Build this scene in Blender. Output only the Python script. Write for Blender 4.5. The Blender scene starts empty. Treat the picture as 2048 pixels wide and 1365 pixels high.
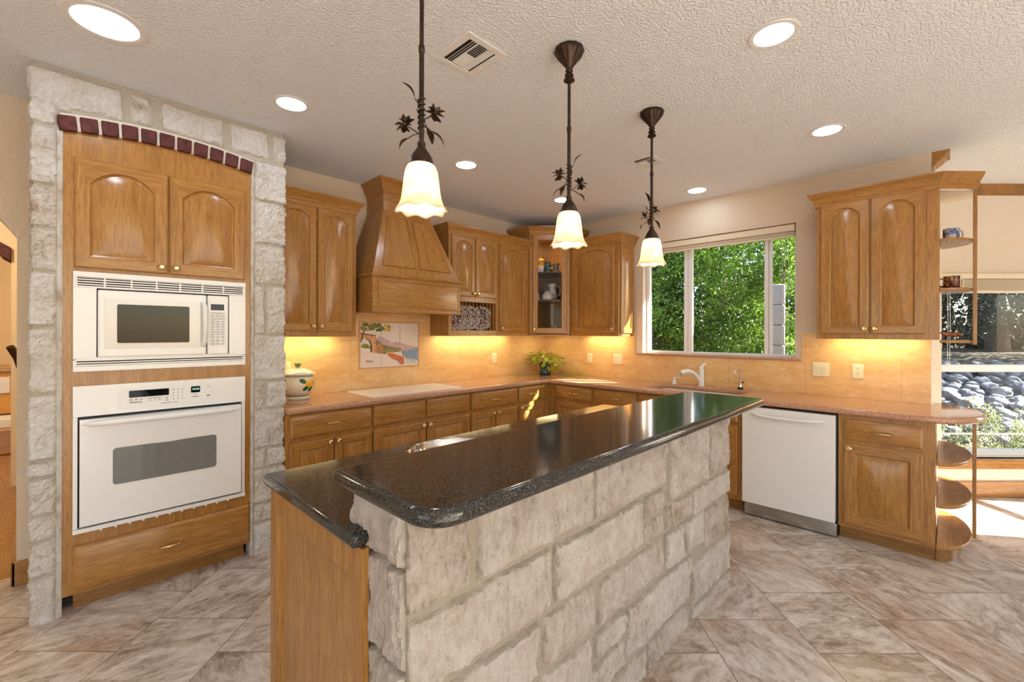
import bpy, bmesh, math, random
import numpy as np
from mathutils import Vector, Matrix, noise

scene = bpy.context.scene
COL = scene.collection
PI = math.pi

# ------------------------------------------------------------------ camera
FPX, HORIZON, YAW, ROLL = 889.014, 665.726, 0.773088, 0.002685
CAM = Vector((-4.42966, -3.73365, 1.42666))
F0 = Vector((math.cos(YAW), math.sin(YAW), 0))
R0 = Vector((math.sin(YAW), -math.cos(YAW), 0))
U0 = Vector((0, 0, 1))
cr, sr = math.cos(ROLL), math.sin(ROLL)
RV, UV = R0 * cr + U0 * sr, U0 * cr - R0 * sr
cam_data = bpy.data.cameras.new('camera')
cam = bpy.data.objects.new('camera', cam_data)
COL.objects.link(cam)
cam_data.sensor_fit = 'HORIZONTAL'
cam_data.sensor_width = 36.0
cam_data.lens = 36.0 * FPX / 2048.0
cam_data.shift_y = -(682.5 - HORIZON) / 2048.0
cam_data.clip_start = 0.02
cam.matrix_world = Matrix(((RV.x, UV.x, -F0.x, CAM.x), (RV.y, UV.y, -F0.y, CAM.y),
                           (RV.z, UV.z, -F0.z, CAM.z), (0, 0, 0, 1)))
scene.camera = cam

# ------------------------------------------------------------------ sky, sun, exposure
scene.view_settings.view_transform = 'Standard'
scene.view_settings.look = 'None'
scene.view_settings.gamma = 1
scene.view_settings.use_curve_mapping = False
scene.view_settings.exposure = 0.28
scene.cycles.use_denoising = True
scene.cycles.max_bounces = 10
scene.cycles.diffuse_bounces = 5
scene.cycles.glossy_bounces = 4
scene.cycles.transparent_max_bounces = 12
scene.cycles.sample_clamp_indirect = 8.0

SUN_DIR = Vector((-1.0, 1.42, -1.12)).normalized()
world = bpy.data.worlds.new('sky')
scene.world = world
world.use_nodes = True
wn, wl = world.node_tree.nodes, world.node_tree.links
wn.clear()
w_out = wn.new('ShaderNodeOutputWorld')
w_bg = wn.new('ShaderNodeBackground')
w_sky = wn.new('ShaderNodeTexSky')
w_sky.sky_type = 'NISHITA'
w_sky.sun_disc = False
w_sky.sun_elevation = math.radians(32)
w_sky.sun_rotation = math.atan2(-SUN_DIR.x, -SUN_DIR.y)
w_bg.inputs['Strength'].default_value = SKY_STRENGTH = 0.5
wl.new(w_sky.outputs[0], w_bg.inputs['Color'])
wl.new(w_bg.outputs[0], w_out.inputs['Surface'])
sun_data = bpy.data.lights.new('sun', 'SUN')
sun_data.energy = 32.0
sun_data.angle = math.radians(0.55)
sun_data.color = (1.0, 0.96, 0.90)
sun = bpy.data.objects.new('sun', sun_data)
COL.objects.link(sun)
sun.rotation_euler = SUN_DIR.to_track_quat('-Z', 'Y').to_euler()
sun.location = (4, -8, 8)
CAN_POWER = 32.0        # radiance of the recessed light lenses
STRIP_POWER = 24.0      # radiance of the under-cabinet strips
BULB_POWER = 70.0       # radiance of the pendant bulbs

# ------------------------------------------------------------------ helpers
class MB:
    """collects shapes in one bmesh"""
    def __init__(s, M=None):
        s.bm = bmesh.new(); s.M = M
    def v(s, p):
        p = Vector(p)
        return s.bm.verts.new(s.M @ p if s.M else p)
    def face(s, vs, mi=0):
        try:
            f = s.bm.faces.new(vs); f.material_index = mi; return f
        except ValueError:
            return None
    def box(s, x0, x1, y0, y1, z0, z1, mi=0):
        a = [s.v(p) for p in ((x0,y0,z0),(x1,y0,z0),(x1,y1,z0),(x0,y1,z0),(x0,y0,z1),(x1,y0,z1),(x1,y1,z1),(x0,y1,z1))]
        for q in ((0,3,2,1),(4,5,6,7),(0,1,5,4),(1,2,6,5),(2,3,7,6),(3,0,4,7)):
            s.face([a[i] for i in q], mi)
        return s
    def loops(s, lps, cap0=True, cap1=True, mi=0, closed=True, mif=None):
        rows = [[s.v(p) for p in lp] for lp in lps]
        n = len(rows[0])
        for k in range(len(rows) - 1):
            for i in range(n if closed else n - 1):
                j = (i + 1) % n
                s.face([rows[k][i], rows[k][j], rows[k+1][j], rows[k+1][i]], mif(k, i) if mif else mi)
        if cap0: s.face(rows[0][::-1], mi)
        if cap1: s.face(rows[-1], mi)
        return s
    def prism(s, pts, a, b, axis='z', mi=0):
        def P(p, t):
            if axis == 'z': return (p[0], p[1], t)
            if axis == 'y': return (p[0], t, p[1])
            return (t, p[0], p[1])
        return s.loops([[P(p, a) for p in pts], [P(p, b) for p in pts]], mi=mi)
    def lathe(s, prof, c=(0,0,0), n=24, axis='z', cap0=False, cap1=False, mi=0, mod=None):
        lps = []
        for k, (r, h) in enumerate(prof):
            lp = []
            for i in range(n):
                t = 2*PI*i/n
                rr, hh = (r, h) if mod is None else mod(r, h, t, k)
                x, y = rr*math.cos(t), rr*math.sin(t)
                if axis == 'z': p = (c[0]+x, c[1]+y, c[2]+hh)
                elif axis == 'y': p = (c[0]+x, c[1]+hh, c[2]+y)
                else: p = (c[0]+hh, c[1]+x, c[2]+y)
                lp.append(p)
            lps.append(lp)
        return s.loops(lps, cap0, cap1, mi)
    def tube(s, path, r, n=8, mi=0, flat=1.0):
        pts = [Vector(p) for p in path]
        rs = r if isinstance(r, (list, tuple)) else [r]*len(pts)
        up = None; lps = []
        for i, p in enumerate(pts):
            d = (pts[min(i+1, len(pts)-1)] - pts[max(i-1, 0)]).normalized()
            if up is None:
                up = Vector((0,0,1)) if abs(d.z) < .9 else Vector((1,0,0))
            u = d.cross(up).normalized(); w = u.cross(d).normalized(); up = w
            lps.append([p + (u*math.cos(2*PI*k/n) + w*math.sin(2*PI*k/n)*flat)*rs[i] for k in range(n)])
        return s.loops(lps, mi=mi)
    def sphere(s, c, r, sx=1, sy=1, sz=1, n=12, m=8):
        prof = [(max(1e-4, math.sin(PI*k/m))*r, -math.cos(PI*k/m)*r) for k in range(m+1)]
        lps = [[(c[0]+q*math.cos(2*PI*i/n)*sx, c[1]+q*math.sin(2*PI*i/n)*sy, c[2]+h*sz) for i in range(n)] for q, h in prof]
        return s.loops(lps)
    def sweep(s, path, prof, mi=0, cap=True):
        """profile (out, z) along a plan path; out is to the right of the direction of travel"""
        P = [Vector((p[0], p[1])) for p in path]; lps = []
        for i, p in enumerate(P):
            ns = []
            if i > 0: d = (P[i]-P[i-1]).normalized(); ns.append(Vector((d.y, -d.x)))
            if i < len(P)-1: d = (P[i+1]-P[i]).normalized(); ns.append(Vector((d.y, -d.x)))
            m = ns[0] if len(ns) == 1 else (ns[0]+ns[1])/(1+ns[0].dot(ns[1]))
            lps.append([(p.x+m.x*o, p.y+m.y*o, z) for o, z in prof])
        return s.loops(lps, cap, cap, mi)
    def build(s, name, mats, parent=None, bevel=0, seg=2, angle=40, smooth=True, loc=None, rotz=None):
        bmesh.ops.recalc_face_normals(s.bm, faces=s.bm.faces)
        me = bpy.data.meshes.new(name)
        s.bm.to_mesh(me); s.bm.free()
        return finish(name, me, mats, parent, bevel, seg, angle, smooth, loc, rotz)

def finish(name, me, mats, parent=None, bevel=0, seg=2, angle=40, smooth=True, loc=None, rotz=None):
    for m in (mats if isinstance(mats, (list, tuple)) else [mats]): me.materials.append(m)
    if smooth:
        me.shade_smooth()
        me.set_sharp_from_angle(angle=math.radians(angle))
    o = bpy.data.objects.new(name, me); COL.objects.link(o)
    if parent: o.parent = parent
    if loc: o.location = loc
    if rotz is not None: o.rotation_euler = (0,0,rotz)
    if bevel:
        b = o.modifiers.new('bevel', 'BEVEL'); b.width = bevel; b.segments = seg
        b.limit_method = 'ANGLE'; b.angle_limit = math.radians(35)
    return o

def raw(name, verts, faces, mats, parent=None, angle=60, smooth=True):
    me = bpy.data.meshes.new(name); me.from_pydata(verts, [], faces); me.update()
    return finish(name, me, mats, parent, angle=angle, smooth=smooth)

def tag(o, label, cat, group=None, kind=None):
    o['label'] = label; o['category'] = cat
    if group: o['group'] = group
    if kind: o['kind'] = kind
    return o

def thing(name, label, cat, loc=(0,0,0), rotz=0, group=None):
    o = bpy.data.objects.new(name, None); COL.objects.link(o)
    o.location = loc; o.rotation_euler = (0,0,rotz); o.empty_display_size = .05
    return tag(o, label, cat, group)

def struct(o):
    o['kind'] = 'structure'; return o

def copy_tree(o, parent=None, loc=None):
    c = o.copy(); COL.objects.link(c); c.parent = parent
    for ch in o.children: copy_tree(ch, c)
    if loc: c.location = loc
    return c

def text_part(name, body, size, mat, parent, M, extrude=.0004):
    cu = bpy.data.curves.new(name, 'FONT'); cu.body = body; cu.size = size
    cu.align_x = 'CENTER'; cu.align_y = 'CENTER'; cu.extrude = extrude
    t = bpy.data.objects.new('text_tmp', cu); COL.objects.link(t)
    dg = bpy.context.evaluated_depsgraph_get()
    me = bpy.data.meshes.new_from_object(t.evaluated_get(dg))
    bpy.data.objects.remove(t); bpy.data.curves.remove(cu)
    me.transform(M)
    return finish(name, me, mat, parent, smooth=False)

FRONT = Matrix.Rotation(PI/2, 4, 'X')       # lays XY drawings up to face -Y

# ------------------------------------------------------------------ materials
class NT:
    def __init__(s, name):
        s.m = bpy.data.materials.new(name); s.m.use_nodes = True
        s.n = s.m.node_tree.nodes; s.l = s.m.node_tree.links
        s.b = s.n['Principled BSDF']; s.out = s.n['Material Output']
    def new(s, t, **kw):
        n = s.n.new('ShaderNode'+t)
        for k, v in kw.items():
            if hasattr(n, k): setattr(n, k, v)
        return n
    def set(s, node, **kw):
        for k, v in kw.items():
            i = node.inputs[k.replace('_', ' ')]
            if hasattr(v, 'is_linked') or hasattr(v, 'links'): s.l.new(v, i)
            else: i.default_value = v
        return node
    def link(s, a, b): s.l.new(a, b)
    def coords(s, rand=True, kind='Object'):
        tc = s.new('TexCoord')
        if not rand: return tc.outputs[kind]
        oi = s.new('ObjectInfo')
        mu = s.new('VectorMath', operation='SCALE'); mu.inputs[0].default_value = (17.3, 11.1, 23.7)
        s.link(oi.outputs['Random'], mu.inputs['Scale'])
        ad = s.new('VectorMath', operation='ADD')
        s.link(tc.outputs[kind], ad.inputs[0]); s.link(mu.outputs[0], ad.inputs[1])
        return ad.outputs[0]
    def mapping(s, vec, scale=(1,1,1), rot=(0,0,0), loc=(0,0,0)):
        m = s.new('Mapping'); s.link(vec, m.inputs['Vector'])
        m.inputs['Scale'].default_value = scale; m.inputs['Rotation'].default_value = rot; m.inputs['Location'].default_value = loc
        return m.outputs[0]
    def noise(s, vec, scale=5, detail=4, rough=.55, dist=0):
        n = s.new('TexNoise'); s.link(vec, n.inputs['Vector'])
        n.inputs['Scale'].default_value = scale; n.inputs['Detail'].default_value = detail
        n.inputs['Roughness'].default_value = rough; n.inputs['Distortion'].default_value = dist
        return n.outputs['Fac']
    def voronoi(s, vec, scale=5, feature='F1', out='Distance', rnd=1):
        n = s.new('TexVoronoi', feature=feature); s.link(vec, n.inputs['Vector'])
        n.inputs['Scale'].default_value = scale; n.inputs['Randomness'].default_value = rnd
        return n.outputs[out]
    def math(s, op, a, b=None, c=None):
        n = s.new('Math', operation=op)
        for i, q in enumerate((a, b, c)):
            if q is None: continue
            if hasattr(q, 'links'): s.link(q, n.inputs[i])
            else: n.inputs[i].default_value = q
        return n.outputs[0]
    def ramp(s, fac, stops, interp='LINEAR'):
        r = s.new('ValToRGB'); s.link(fac, r.inputs[0]); e = r.color_ramp.elements
        r.color_ramp.interpolation = interp
        while len(e) < len(stops): e.new(.5)
        for el, (p, c) in zip(e, stops):
            el.position = p; el.color = (c, c, c, 1) if isinstance(c, (int, float)) else (*c, 1)
        return r.outputs[0]
    def mix(s, fac, a, b, blend='MIX'):
        n = s.new('MixRGB', blend_type=blend)
        for i, q in enumerate((fac, a, b)):
            if hasattr(q, 'links'): s.link(q, n.inputs[i])
            elif isinstance(q, (int, float)): n.inputs[i].default_value = q
            else: n.inputs[i].default_value = (*q, 1)
        return n.outputs[0]
    def bump(s, h, strength=.3, dist=.01):
        b = s.new('Bump'); s.link(h, b.inputs['Height'])
        b.inputs['Strength'].default_value = strength; b.inputs['Distance'].default_value = dist
        s.link(b.outputs[0], s.b.inputs['Normal'])
    def base(s, col, rough=.5, metal=0, spec=.5):
        for k, q in (('Base Color', col), ('Roughness', rough), ('Metallic', metal), ('Specular IOR Level', spec)):
            if hasattr(q, 'links'): s.link(q, s.b.inputs[k])
            elif isinstance(q, tuple): s.b.inputs[k].default_value = (*q, 1)
            else: s.b.inputs[k].default_value = q
        return s.m

def srgb(r, g, b):
    f = lambda c: (c/255/12.92) if c/255 <= .04045 else ((c/255+.055)/1.055)**2.4
    return (f(r), f(g), f(b))

def plain(name, col, rough=.5, metal=0, spec=.5, var=.04, bump=0):
    t = NT(name)
    n = t.noise(t.coords(), 40, 3)
    d = tuple(max(0, c*(1-var*2)) for c in col); h = tuple(min(1, c*(1+var)) for c in col)
    t.base(t.ramp(n, [(.3, d), (.7, h)]), rough, metal, spec)
    if bump: t.bump(n, bump, .002)
    return t.m

def emit(name, col, strength):
    t = NT(name)
    t.base((.8,.8,.8), .4)
    t.b.inputs['Emission Color'].default_value = (*col, 1)
    t.b.inputs['Emission Strength'].default_value = strength
    return t.m

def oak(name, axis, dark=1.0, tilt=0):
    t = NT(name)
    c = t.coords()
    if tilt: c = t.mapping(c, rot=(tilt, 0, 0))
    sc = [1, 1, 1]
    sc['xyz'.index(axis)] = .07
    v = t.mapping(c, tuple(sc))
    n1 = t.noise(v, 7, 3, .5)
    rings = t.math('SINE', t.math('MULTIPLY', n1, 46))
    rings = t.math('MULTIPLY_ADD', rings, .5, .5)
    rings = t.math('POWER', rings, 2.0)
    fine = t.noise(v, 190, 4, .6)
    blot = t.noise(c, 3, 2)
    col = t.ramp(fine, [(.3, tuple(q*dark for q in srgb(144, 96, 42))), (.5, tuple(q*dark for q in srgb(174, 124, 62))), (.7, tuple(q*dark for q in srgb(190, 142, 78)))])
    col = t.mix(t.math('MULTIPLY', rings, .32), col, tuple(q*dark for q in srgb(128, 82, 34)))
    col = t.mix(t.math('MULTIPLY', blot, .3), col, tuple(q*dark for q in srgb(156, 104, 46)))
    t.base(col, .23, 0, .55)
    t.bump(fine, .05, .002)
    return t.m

OAK_V = oak('oak vertical grain', 'z')
OAK_S = oak('oak grain up the hood slope', 'z', 1.0, .3142)
OAK_H = oak('oak horizontal grain', 'x')
OAK_Y = oak('oak grain along depth', 'y')
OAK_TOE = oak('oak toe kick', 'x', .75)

def granite(name, cols, scale, rough=.08):
    t = NT(name)
    c = t.coords(False)
    a = t.voronoi(c, scale, out='Color')
    sep = t.new('SeparateColor'); t.link(a, sep.inputs[0])
    b = t.noise(c, scale*.8, 3, .7)
    f = t.math('MULTIPLY_ADD', sep.outputs[0], .6, t.math('MULTIPLY', b, .4))
    t.base(t.ramp(f, cols), rough, 0, .5)
    return t.m
GR_RED = granite('red brown granite', [(.2, srgb(104, 66, 50)), (.42, srgb(176, 122, 92)), (.6, srgb(208, 154, 118)), (.78, srgb(228, 190, 160))], 480, .06)
GR_BLK = granite('black flecked granite', [(.28, srgb(26, 29, 31)), (.5, srgb(44, 45, 44)), (.66, srgb(64, 61, 56)), (.82, srgb(104, 97, 86))], 430, .10)

def limestone():
    t = NT('rough limestone')
    at = t.new('Attribute', attribute_name='tint')
    sep = t.new('SeparateColor'); t.link(at.outputs['Color'], sep.inputs[0])
    c = t.coords(False)
    n1 = t.noise(c, 9, 5, .65)
    v = t.mapping(c, (1, 1, .35))
    n2 = t.noise(v, 60, 5, .7)
    f = t.math('MULTIPLY_ADD', n1, .6, t.math('MULTIPLY', n2, .45))
    f = t.math('ADD', f, t.math('MULTIPLY_ADD', sep.outputs[1], .14, -.08))
    col = t.ramp(f, [(.33, srgb(192, 172, 150)), (.44, srgb(222, 212, 198)), (.56, srgb(236, 230, 222)), (.75, srgb(244, 241, 237))])
    col = t.mix(sep.outputs[0], col, srgb(206, 196, 178))
    t.base(col, .9, 0, .15)
    t.bump(t.math('ADD', t.math('MULTIPLY', n2, .8), t.noise(c, 90, 5, .75)), .9, .012)
    return t.m
LIME = limestone()
def limestone_tan_shade():
    m = LIME.copy(); m.name = 'shaded tan limestone'
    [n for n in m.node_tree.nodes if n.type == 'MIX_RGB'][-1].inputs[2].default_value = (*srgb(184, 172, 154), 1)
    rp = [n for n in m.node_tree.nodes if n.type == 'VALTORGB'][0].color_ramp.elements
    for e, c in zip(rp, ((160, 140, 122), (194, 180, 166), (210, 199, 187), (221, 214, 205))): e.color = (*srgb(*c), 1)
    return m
LIME_TAN_SHADE = limestone_tan_shade()  # tan tone, also darkened as shade for the island side away from the windows

def wall_paint(name, col, sc=70, st=.35):
    t = NT(name)
    c = t.coords(False)
    n = t.noise(c, sc, 3, .5)
    h = t.ramp(n, [(.42, 0.0), (.6, 1.0)])
    t.base(col, .8, 0, .2)
    t.bump(h, st, .004)
    return t.m
PAINT = wall_paint('beige orange-peel wall paint', srgb(222, 204, 180))
PAINT_GREY = wall_paint('shaded taupe wall paint', srgb(190, 172, 146))
CEIL = wall_paint('knockdown ceiling texture', srgb(240, 242, 244), 78, .8)
PAINT_NOOK = wall_paint('cream nook wall paint', srgb(232, 220, 200))
PAINT_GOLD = wall_paint('golden wall paint', srgb(232, 208, 168))
EXT_STUCCO = wall_paint('exterior stucco', srgb(214, 206, 190), 40)

def floor_tile():
    t = NT('diagonal stone floor tile')
    tc = t.new('TexCoord')
    # u along the camera's depth direction (diagonal to the room), v across it
    fx, fy = F0.x, F0.y
    du = t.new('VectorMath', operation='DOT_PRODUCT'); t.link(tc.outputs['Object'], du.inputs[0]); du.inputs[1].default_value = (fx, fy, 0)
    dv = t.new('VectorMath', operation='DOT_PRODUCT'); t.link(tc.outputs['Object'], dv.inputs[0]); dv.inputs[1].default_value = (R0.x, R0.y, 0)
    u0 = CAM.x*fx + CAM.y*fy; v0 = CAM.x*R0.x + CAM.y*R0.y
    L, W = .465, .4475
    # joints measured in the room: 1.98 + n*L in even columns, columns start at .927
    u = t.math('SUBTRACT', du.outputs['Value'], u0 + 1.98 - 40*L)
    v = t.math('SUBTRACT', dv.outputs['Value'], v0 + .927 - 40*W)
    cb = t.new('CombineXYZ'); t.link(u, cb.inputs[0]); t.link(v, cb.inputs[1])
    br = t.new('TexBrick'); br.offset = .5; br.offset_frequency = 2; br.squash = 1.0
    t.link(cb.outputs[0], br.inputs['Vector'])
    t.set(br, Color1=(0,0,0,1), Color2=(1,1,1,1), Mortar=(.5,.5,.5,1), Scale=1.0, Mortar_Size=.0022, Mortar_Smooth=.2, Bias=0.0, Brick_Width=L, Row_Height=W)
    sep = t.new('SeparateColor'); t.link(br.outputs['Color'], sep.inputs[0]); rnd = sep.outputs[0]
    ang = t.math('MULTIPLY', rnd, 2.6)
    vr = t.new('VectorRotate', rotation_type='Z_AXIS'); t.link(cb.outputs[0], vr.inputs['Vector']); t.link(ang, vr.inputs['Angle'])
    off = t.new('VectorMath', operation='SCALE'); off.inputs[0].default_value = (37, 19, 53); t.link(rnd, off.inputs['Scale'])
    ad = t.new('VectorMath', operation='ADD'); t.link(vr.outputs[0], ad.inputs[0]); t.link(off.outputs[0], ad.inputs[1])
    mp = t.mapping(ad.outputs[0], (1.0, 2.1, 1))
    n1 = t.noise(mp, 2.6, 6, .62, 1.1)
    n2 = t.noise(mp, 14, 6, .72, .6)
    n3 = t.noise(ad.outputs[0], 1.7, 3, .5)
    f = t.math('MULTIPLY_ADD', n1, .5, t.math('MULTIPLY', n2, .5))
    col = t.ramp(f, [(.34, srgb(116, 100, 86)), (.43, srgb(166, 149, 132)), (.51, srgb(200, 188, 174)), (.59, srgb(219, 211, 201)), (.7, srgb(230, 226, 219))])
    rust = t.ramp(n3, [(.5, 0.0), (.7, .42)])
    col = t.mix(rust, col, srgb(190, 156, 128))
    vein = t.ramp(t.math('ABSOLUTE', t.math('SUBTRACT', n1, .47)), [(0.0, .3), (.02, 0.0)])
    col = t.mix(vein, col, srgb(132, 112, 96))
    col = t.mix(br.outputs['Fac'], col, srgb(120, 100, 82))
    t.base(col, t.math('MULTIPLY_ADD', n2, .2, .22), 0, .4)
    t.bump(t.math('MULTIPLY_ADD', br.outputs['Fac'], -.6, t.math('MULTIPLY', n2, .35)), .25, .004)
    return t.m
TILE = floor_tile()

def backsplash_mat():
    t = NT('honey travertine slab')
    c = t.coords(False)
    mp = t.mapping(c, (1, 1, 3.0))
    n1 = t.noise(mp, 3.2, 5, .6, .8)
    n2 = t.noise(mp, 16, 4, .6, .5)
    col = t.ramp(t.math('MULTIPLY_ADD', n1, .6, t.math('MULTIPLY', n2, .4)), [(.34, srgb(222, 172, 112)), (.5, srgb(234, 190, 130)), (.66, srgb(240, 206, 156))])
    vo = t.voronoi(t.mapping(c, (1, 1, 2.2)), 7.5)
    n3 = t.noise(mp, 26, 3, .6, 1.2)
    spot = t.math('MULTIPLY', t.ramp(vo, [(.10, 1.0), (.22, 0.0)]), t.ramp(n3, [(.42, 0.0), (.56, .9)]))
    col = t.mix(spot, col, srgb(244, 214, 172))
    br = t.new('TexBrick'); br.offset = .5
    sp = t.new('SeparateXYZ'); t.link(c, sp.inputs[0]); cb = t.new('CombineXYZ')
    t.link(t.math('SUBTRACT', sp.outputs[0], sp.outputs[1]), cb.inputs[0]); t.link(sp.outputs[2], cb.inputs[1])
    t.link(t.mapping(cb.outputs[0], (1,1,1), loc=(20, .3035, 0)), br.inputs['Vector'])
    t.set(br, Scale=1.0, Mortar_Size=.0015, Brick_Width=.61, Row_Height=.61)
    col = t.mix(t.math('MULTIPLY', br.outputs['Fac'], .45), col, srgb(170, 116, 70))
    t.base(col, .22, 0, .5)
    return t.m
SPLASH = backsplash_mat()

WHITE = plain('white enamel', srgb(236, 234, 230), .22, var=.005)
WHITE_MATT = plain('white plastic', srgb(232, 230, 224), .4, var=.01)
OFFWHITE = plain('off white plastic plate', srgb(238, 228, 196), .35, var=.01)
CREAM = plain('cream painted board', srgb(232, 216, 188), .5, var=.02)
VINYL = plain('grey white vinyl frame', srgb(236, 236, 234), .4, var=.01)
BLACKGLASS = plain('black glass', (.006, .006, .007), .03, spec=.22, var=.2)
GREYGLASS = plain('grey oven glass', srgb(122, 122, 118), .05, spec=.3, var=.02)
DARK = plain('dark gap', (.008, .008, .008), .6)
VENTDARK = plain('dark duct', srgb(46, 42, 38), .8)
INK = plain('grey ink', srgb(120, 120, 122), .5)
BRASS = plain('polished brass', srgb(226, 200, 140), .16, 1.0, var=.05)
CHROME = plain('chrome', srgb(220, 220, 222), .07, 1.0, var=.02)
STEEL = plain('stainless steel', srgb(190, 190, 188), .22, 1.0, var=.03)
BRONZE = plain('aged bronze', srgb(70, 54, 42), .38, .7, var=.25, bump=.2)
BRICK = plain('dark red brick', srgb(94, 42, 38), .75, var=.3, bump=.5)
CLOCK = emit('clock digits', (.1, .75, .65), .9)
LENS = emit('light lens', (.75, .87, 1.0), CAN_POWER)
STRIP = emit('warm strip light', (1.0, .84, .42), STRIP_POWER)
BULB = emit('pendant bulb', (1.0, .88, .68), BULB_POWER)
PUCK = emit('cabinet puck light', (1.0, .88, .68), 160.0)

def glass_pane(name, tint=(1,1,1), refl=.07):
    t = NT(name)
    tr = t.new('BsdfTransparent'); tr.inputs[0].default_value = (*tint, 1)
    gl = t.new('BsdfGlossy'); gl.inputs['Roughness'].default_value = .02
    lw = t.new('LayerWeight'); lw.inputs['Blend'].default_value = .5
    f = t.math('MULTIPLY_ADD', t.math('POWER', lw.outputs['Facing'], 4.0), .40, .012)
    mx = t.new('MixShader'); t.link(f, mx.inputs[0]); t.link(tr.outputs[0], mx.inputs[1]); t.link(gl.outputs[0], mx.inputs[2])
    t.link(mx.outputs[0], t.out.inputs['Surface'])
    return t.m
GLASS = glass_pane('clear window glass')

def shade_glass():
    t = NT('frosted amber shade glass')
    n = t.noise(t.coords(False), 22, 4, .6, .8)
    col = t.ramp(n, [(.35, (.96, .74, .5)), (.65, (1.0, .92, .78))])
    tr = t.new('BsdfTranslucent'); t.link(col, tr.inputs[0])
    t.b.inputs['Roughness'].default_value = .25; t.link(col, t.b.inputs['Base Color'])
    t.link(col, t.b.inputs['Emission Color']); t.b.inputs['Emission Strength'].default_value = .25
    mx = t.new('MixShader'); mx.inputs[0].default_value = .6
    t.link(t.b.outputs[0], mx.inputs[1]); t.link(tr.outputs[0], mx.inputs[2])
    t.link(mx.outputs[0], t.out.inputs['Surface'])
    return t.m
SHADE = shade_glass()

def leaf_mat(name, a, b, trans=.35):
    t = NT(name)
    n = t.noise(t.coords(), 3.0, 3, .7)
    col = t.ramp(n, [(.32, a), (.68, b)])
    t.base(col, .4, 0, .5)
    tr = t.new('BsdfTranslucent'); t.link(col, tr.inputs[0])
    mx = t.new('MixShader'); mx.inputs[0].default_value = trans
    t.link(t.b.outputs[0], mx.inputs[1]); t.link(tr.outputs[0], mx.inputs[2])
    t.link(mx.outputs[0], t.out.inputs['Surface'])
    return t.m
LEAF_A = leaf_mat('bright tree leaves', srgb(44, 78, 22), srgb(134, 168, 56), .45)
LEAF_B = leaf_mat('deep green leaves', srgb(20, 44, 20), srgb(66, 104, 40))
LEAF_C = leaf_mat('dusty cedar foliage', srgb(30, 36, 32), srgb(74, 84, 72))
LEAF_W = leaf_mat('pale weed leaves', srgb(92, 104, 62), srgb(164, 172, 120))
LEAF_P = leaf_mat('pothos leaves', srgb(112, 146, 28), srgb(214, 222, 84))
BARK = plain('grey brown bark', srgb(104, 88, 78), .9, var=.4, bump=.8)
ROCK = plain('pale limestone boulder', srgb(128, 128, 132), .9, var=.3, bump=.8)
EARTH = plain('leaf littered earth', srgb(92, 84, 66), .95, var=.3, bump=.6)
WOODFLOOR = oak('warm plank floor', 'y', .9)
DARKWOOD = plain('dark stained wood', srgb(62, 34, 22), .3, var=.2)

# ------------------------------------------------------------------ room shell
H = 2.743
YE = -3.658             # free end of the window wall
NROT = math.atan2(R0.y, R0.x)
def nook(l, d):         # nook frame: l across, d past the bay wall plane
    p = CAM + F0*(3.89+d) + R0*l
    return (p.x, p.y)
NLOC = (CAM.x + F0.x*3.89, CAM.y + F0.y*3.89, 0)

plan = [(-8, .14), (.14, .14), (.14, -2.93), nook(2.74, .18), nook(5.78, .18), nook(5.78, -3.9), (nook(5.78, -3.9)[0], -7.75), (-8, -7.75)]
m = MB(); m.prism(plan, -.12, 0); struct(m.build('floor', TILE, smooth=False))
m = MB(); m.prism(plan, H, H+.12); struct(m.build('ceiling', CEIL, smooth=False))

# back wall (hood side) with the arched opening left of the stone surround
m = MB()
m.box(-4.585, .14, 0, .14, 0, H)
m.box(-8, -6.1, 0, .14, 0, H)
arc = [(-4.585 - (1.515)*k/24, 1.96 + .46*math.sin(PI*k/24)**.8) for k in range(25)]
for k in range(24):
    (a, za), (b, zb) = arc[k], arc[k+1]
    m.prism([(a, za), (b, zb), (b, H), (a, H)], 0, .14, 'y')
struct(m.build('wall_back', PAINT, smooth=False))
m = MB(); m.box(-4.605, -4.4, -.018, 0, 0, .135); m.box(-4.605, -4.585, -.018, .14, 0, .135)
struct(m.build('baseboard_back', OAK_H, bevel=.006))

# window wall
WY0, WY1, WZ0, WZ1 = -1.388, -2.812, 1.212, 2.38
m = MB()
m.box(0, .14, WY0, .14, 0, H); m.box(0, .14, YE, WY1, 0, H)
m.box(0, .14, WY1, WY0, 0, WZ0); m.box(0, .14, WY1, WY0, WZ1, H)
m.box(.14, .34, -3.02, -2.87, 0, H)
struct(m.build('wall_right', PAINT, smooth=False))

# splash of large honey stone slabs behind the worktops
m = MB(); m.box(-3.375, 0, -.012, 0, .905, 1.66); struct(m.build('trim_1', SPLASH, smooth=False))
m = MB(); m.box(-.012, 0, -1.30, -.012, .905, 1.425); m.box(-.012, 0, -2.86, -1.30, .905, 1.19); m.box(-.012, 0, YE, -2.86, .905, 1.425)
struct(m.build('trim_2', SPLASH, smooth=False))

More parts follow.
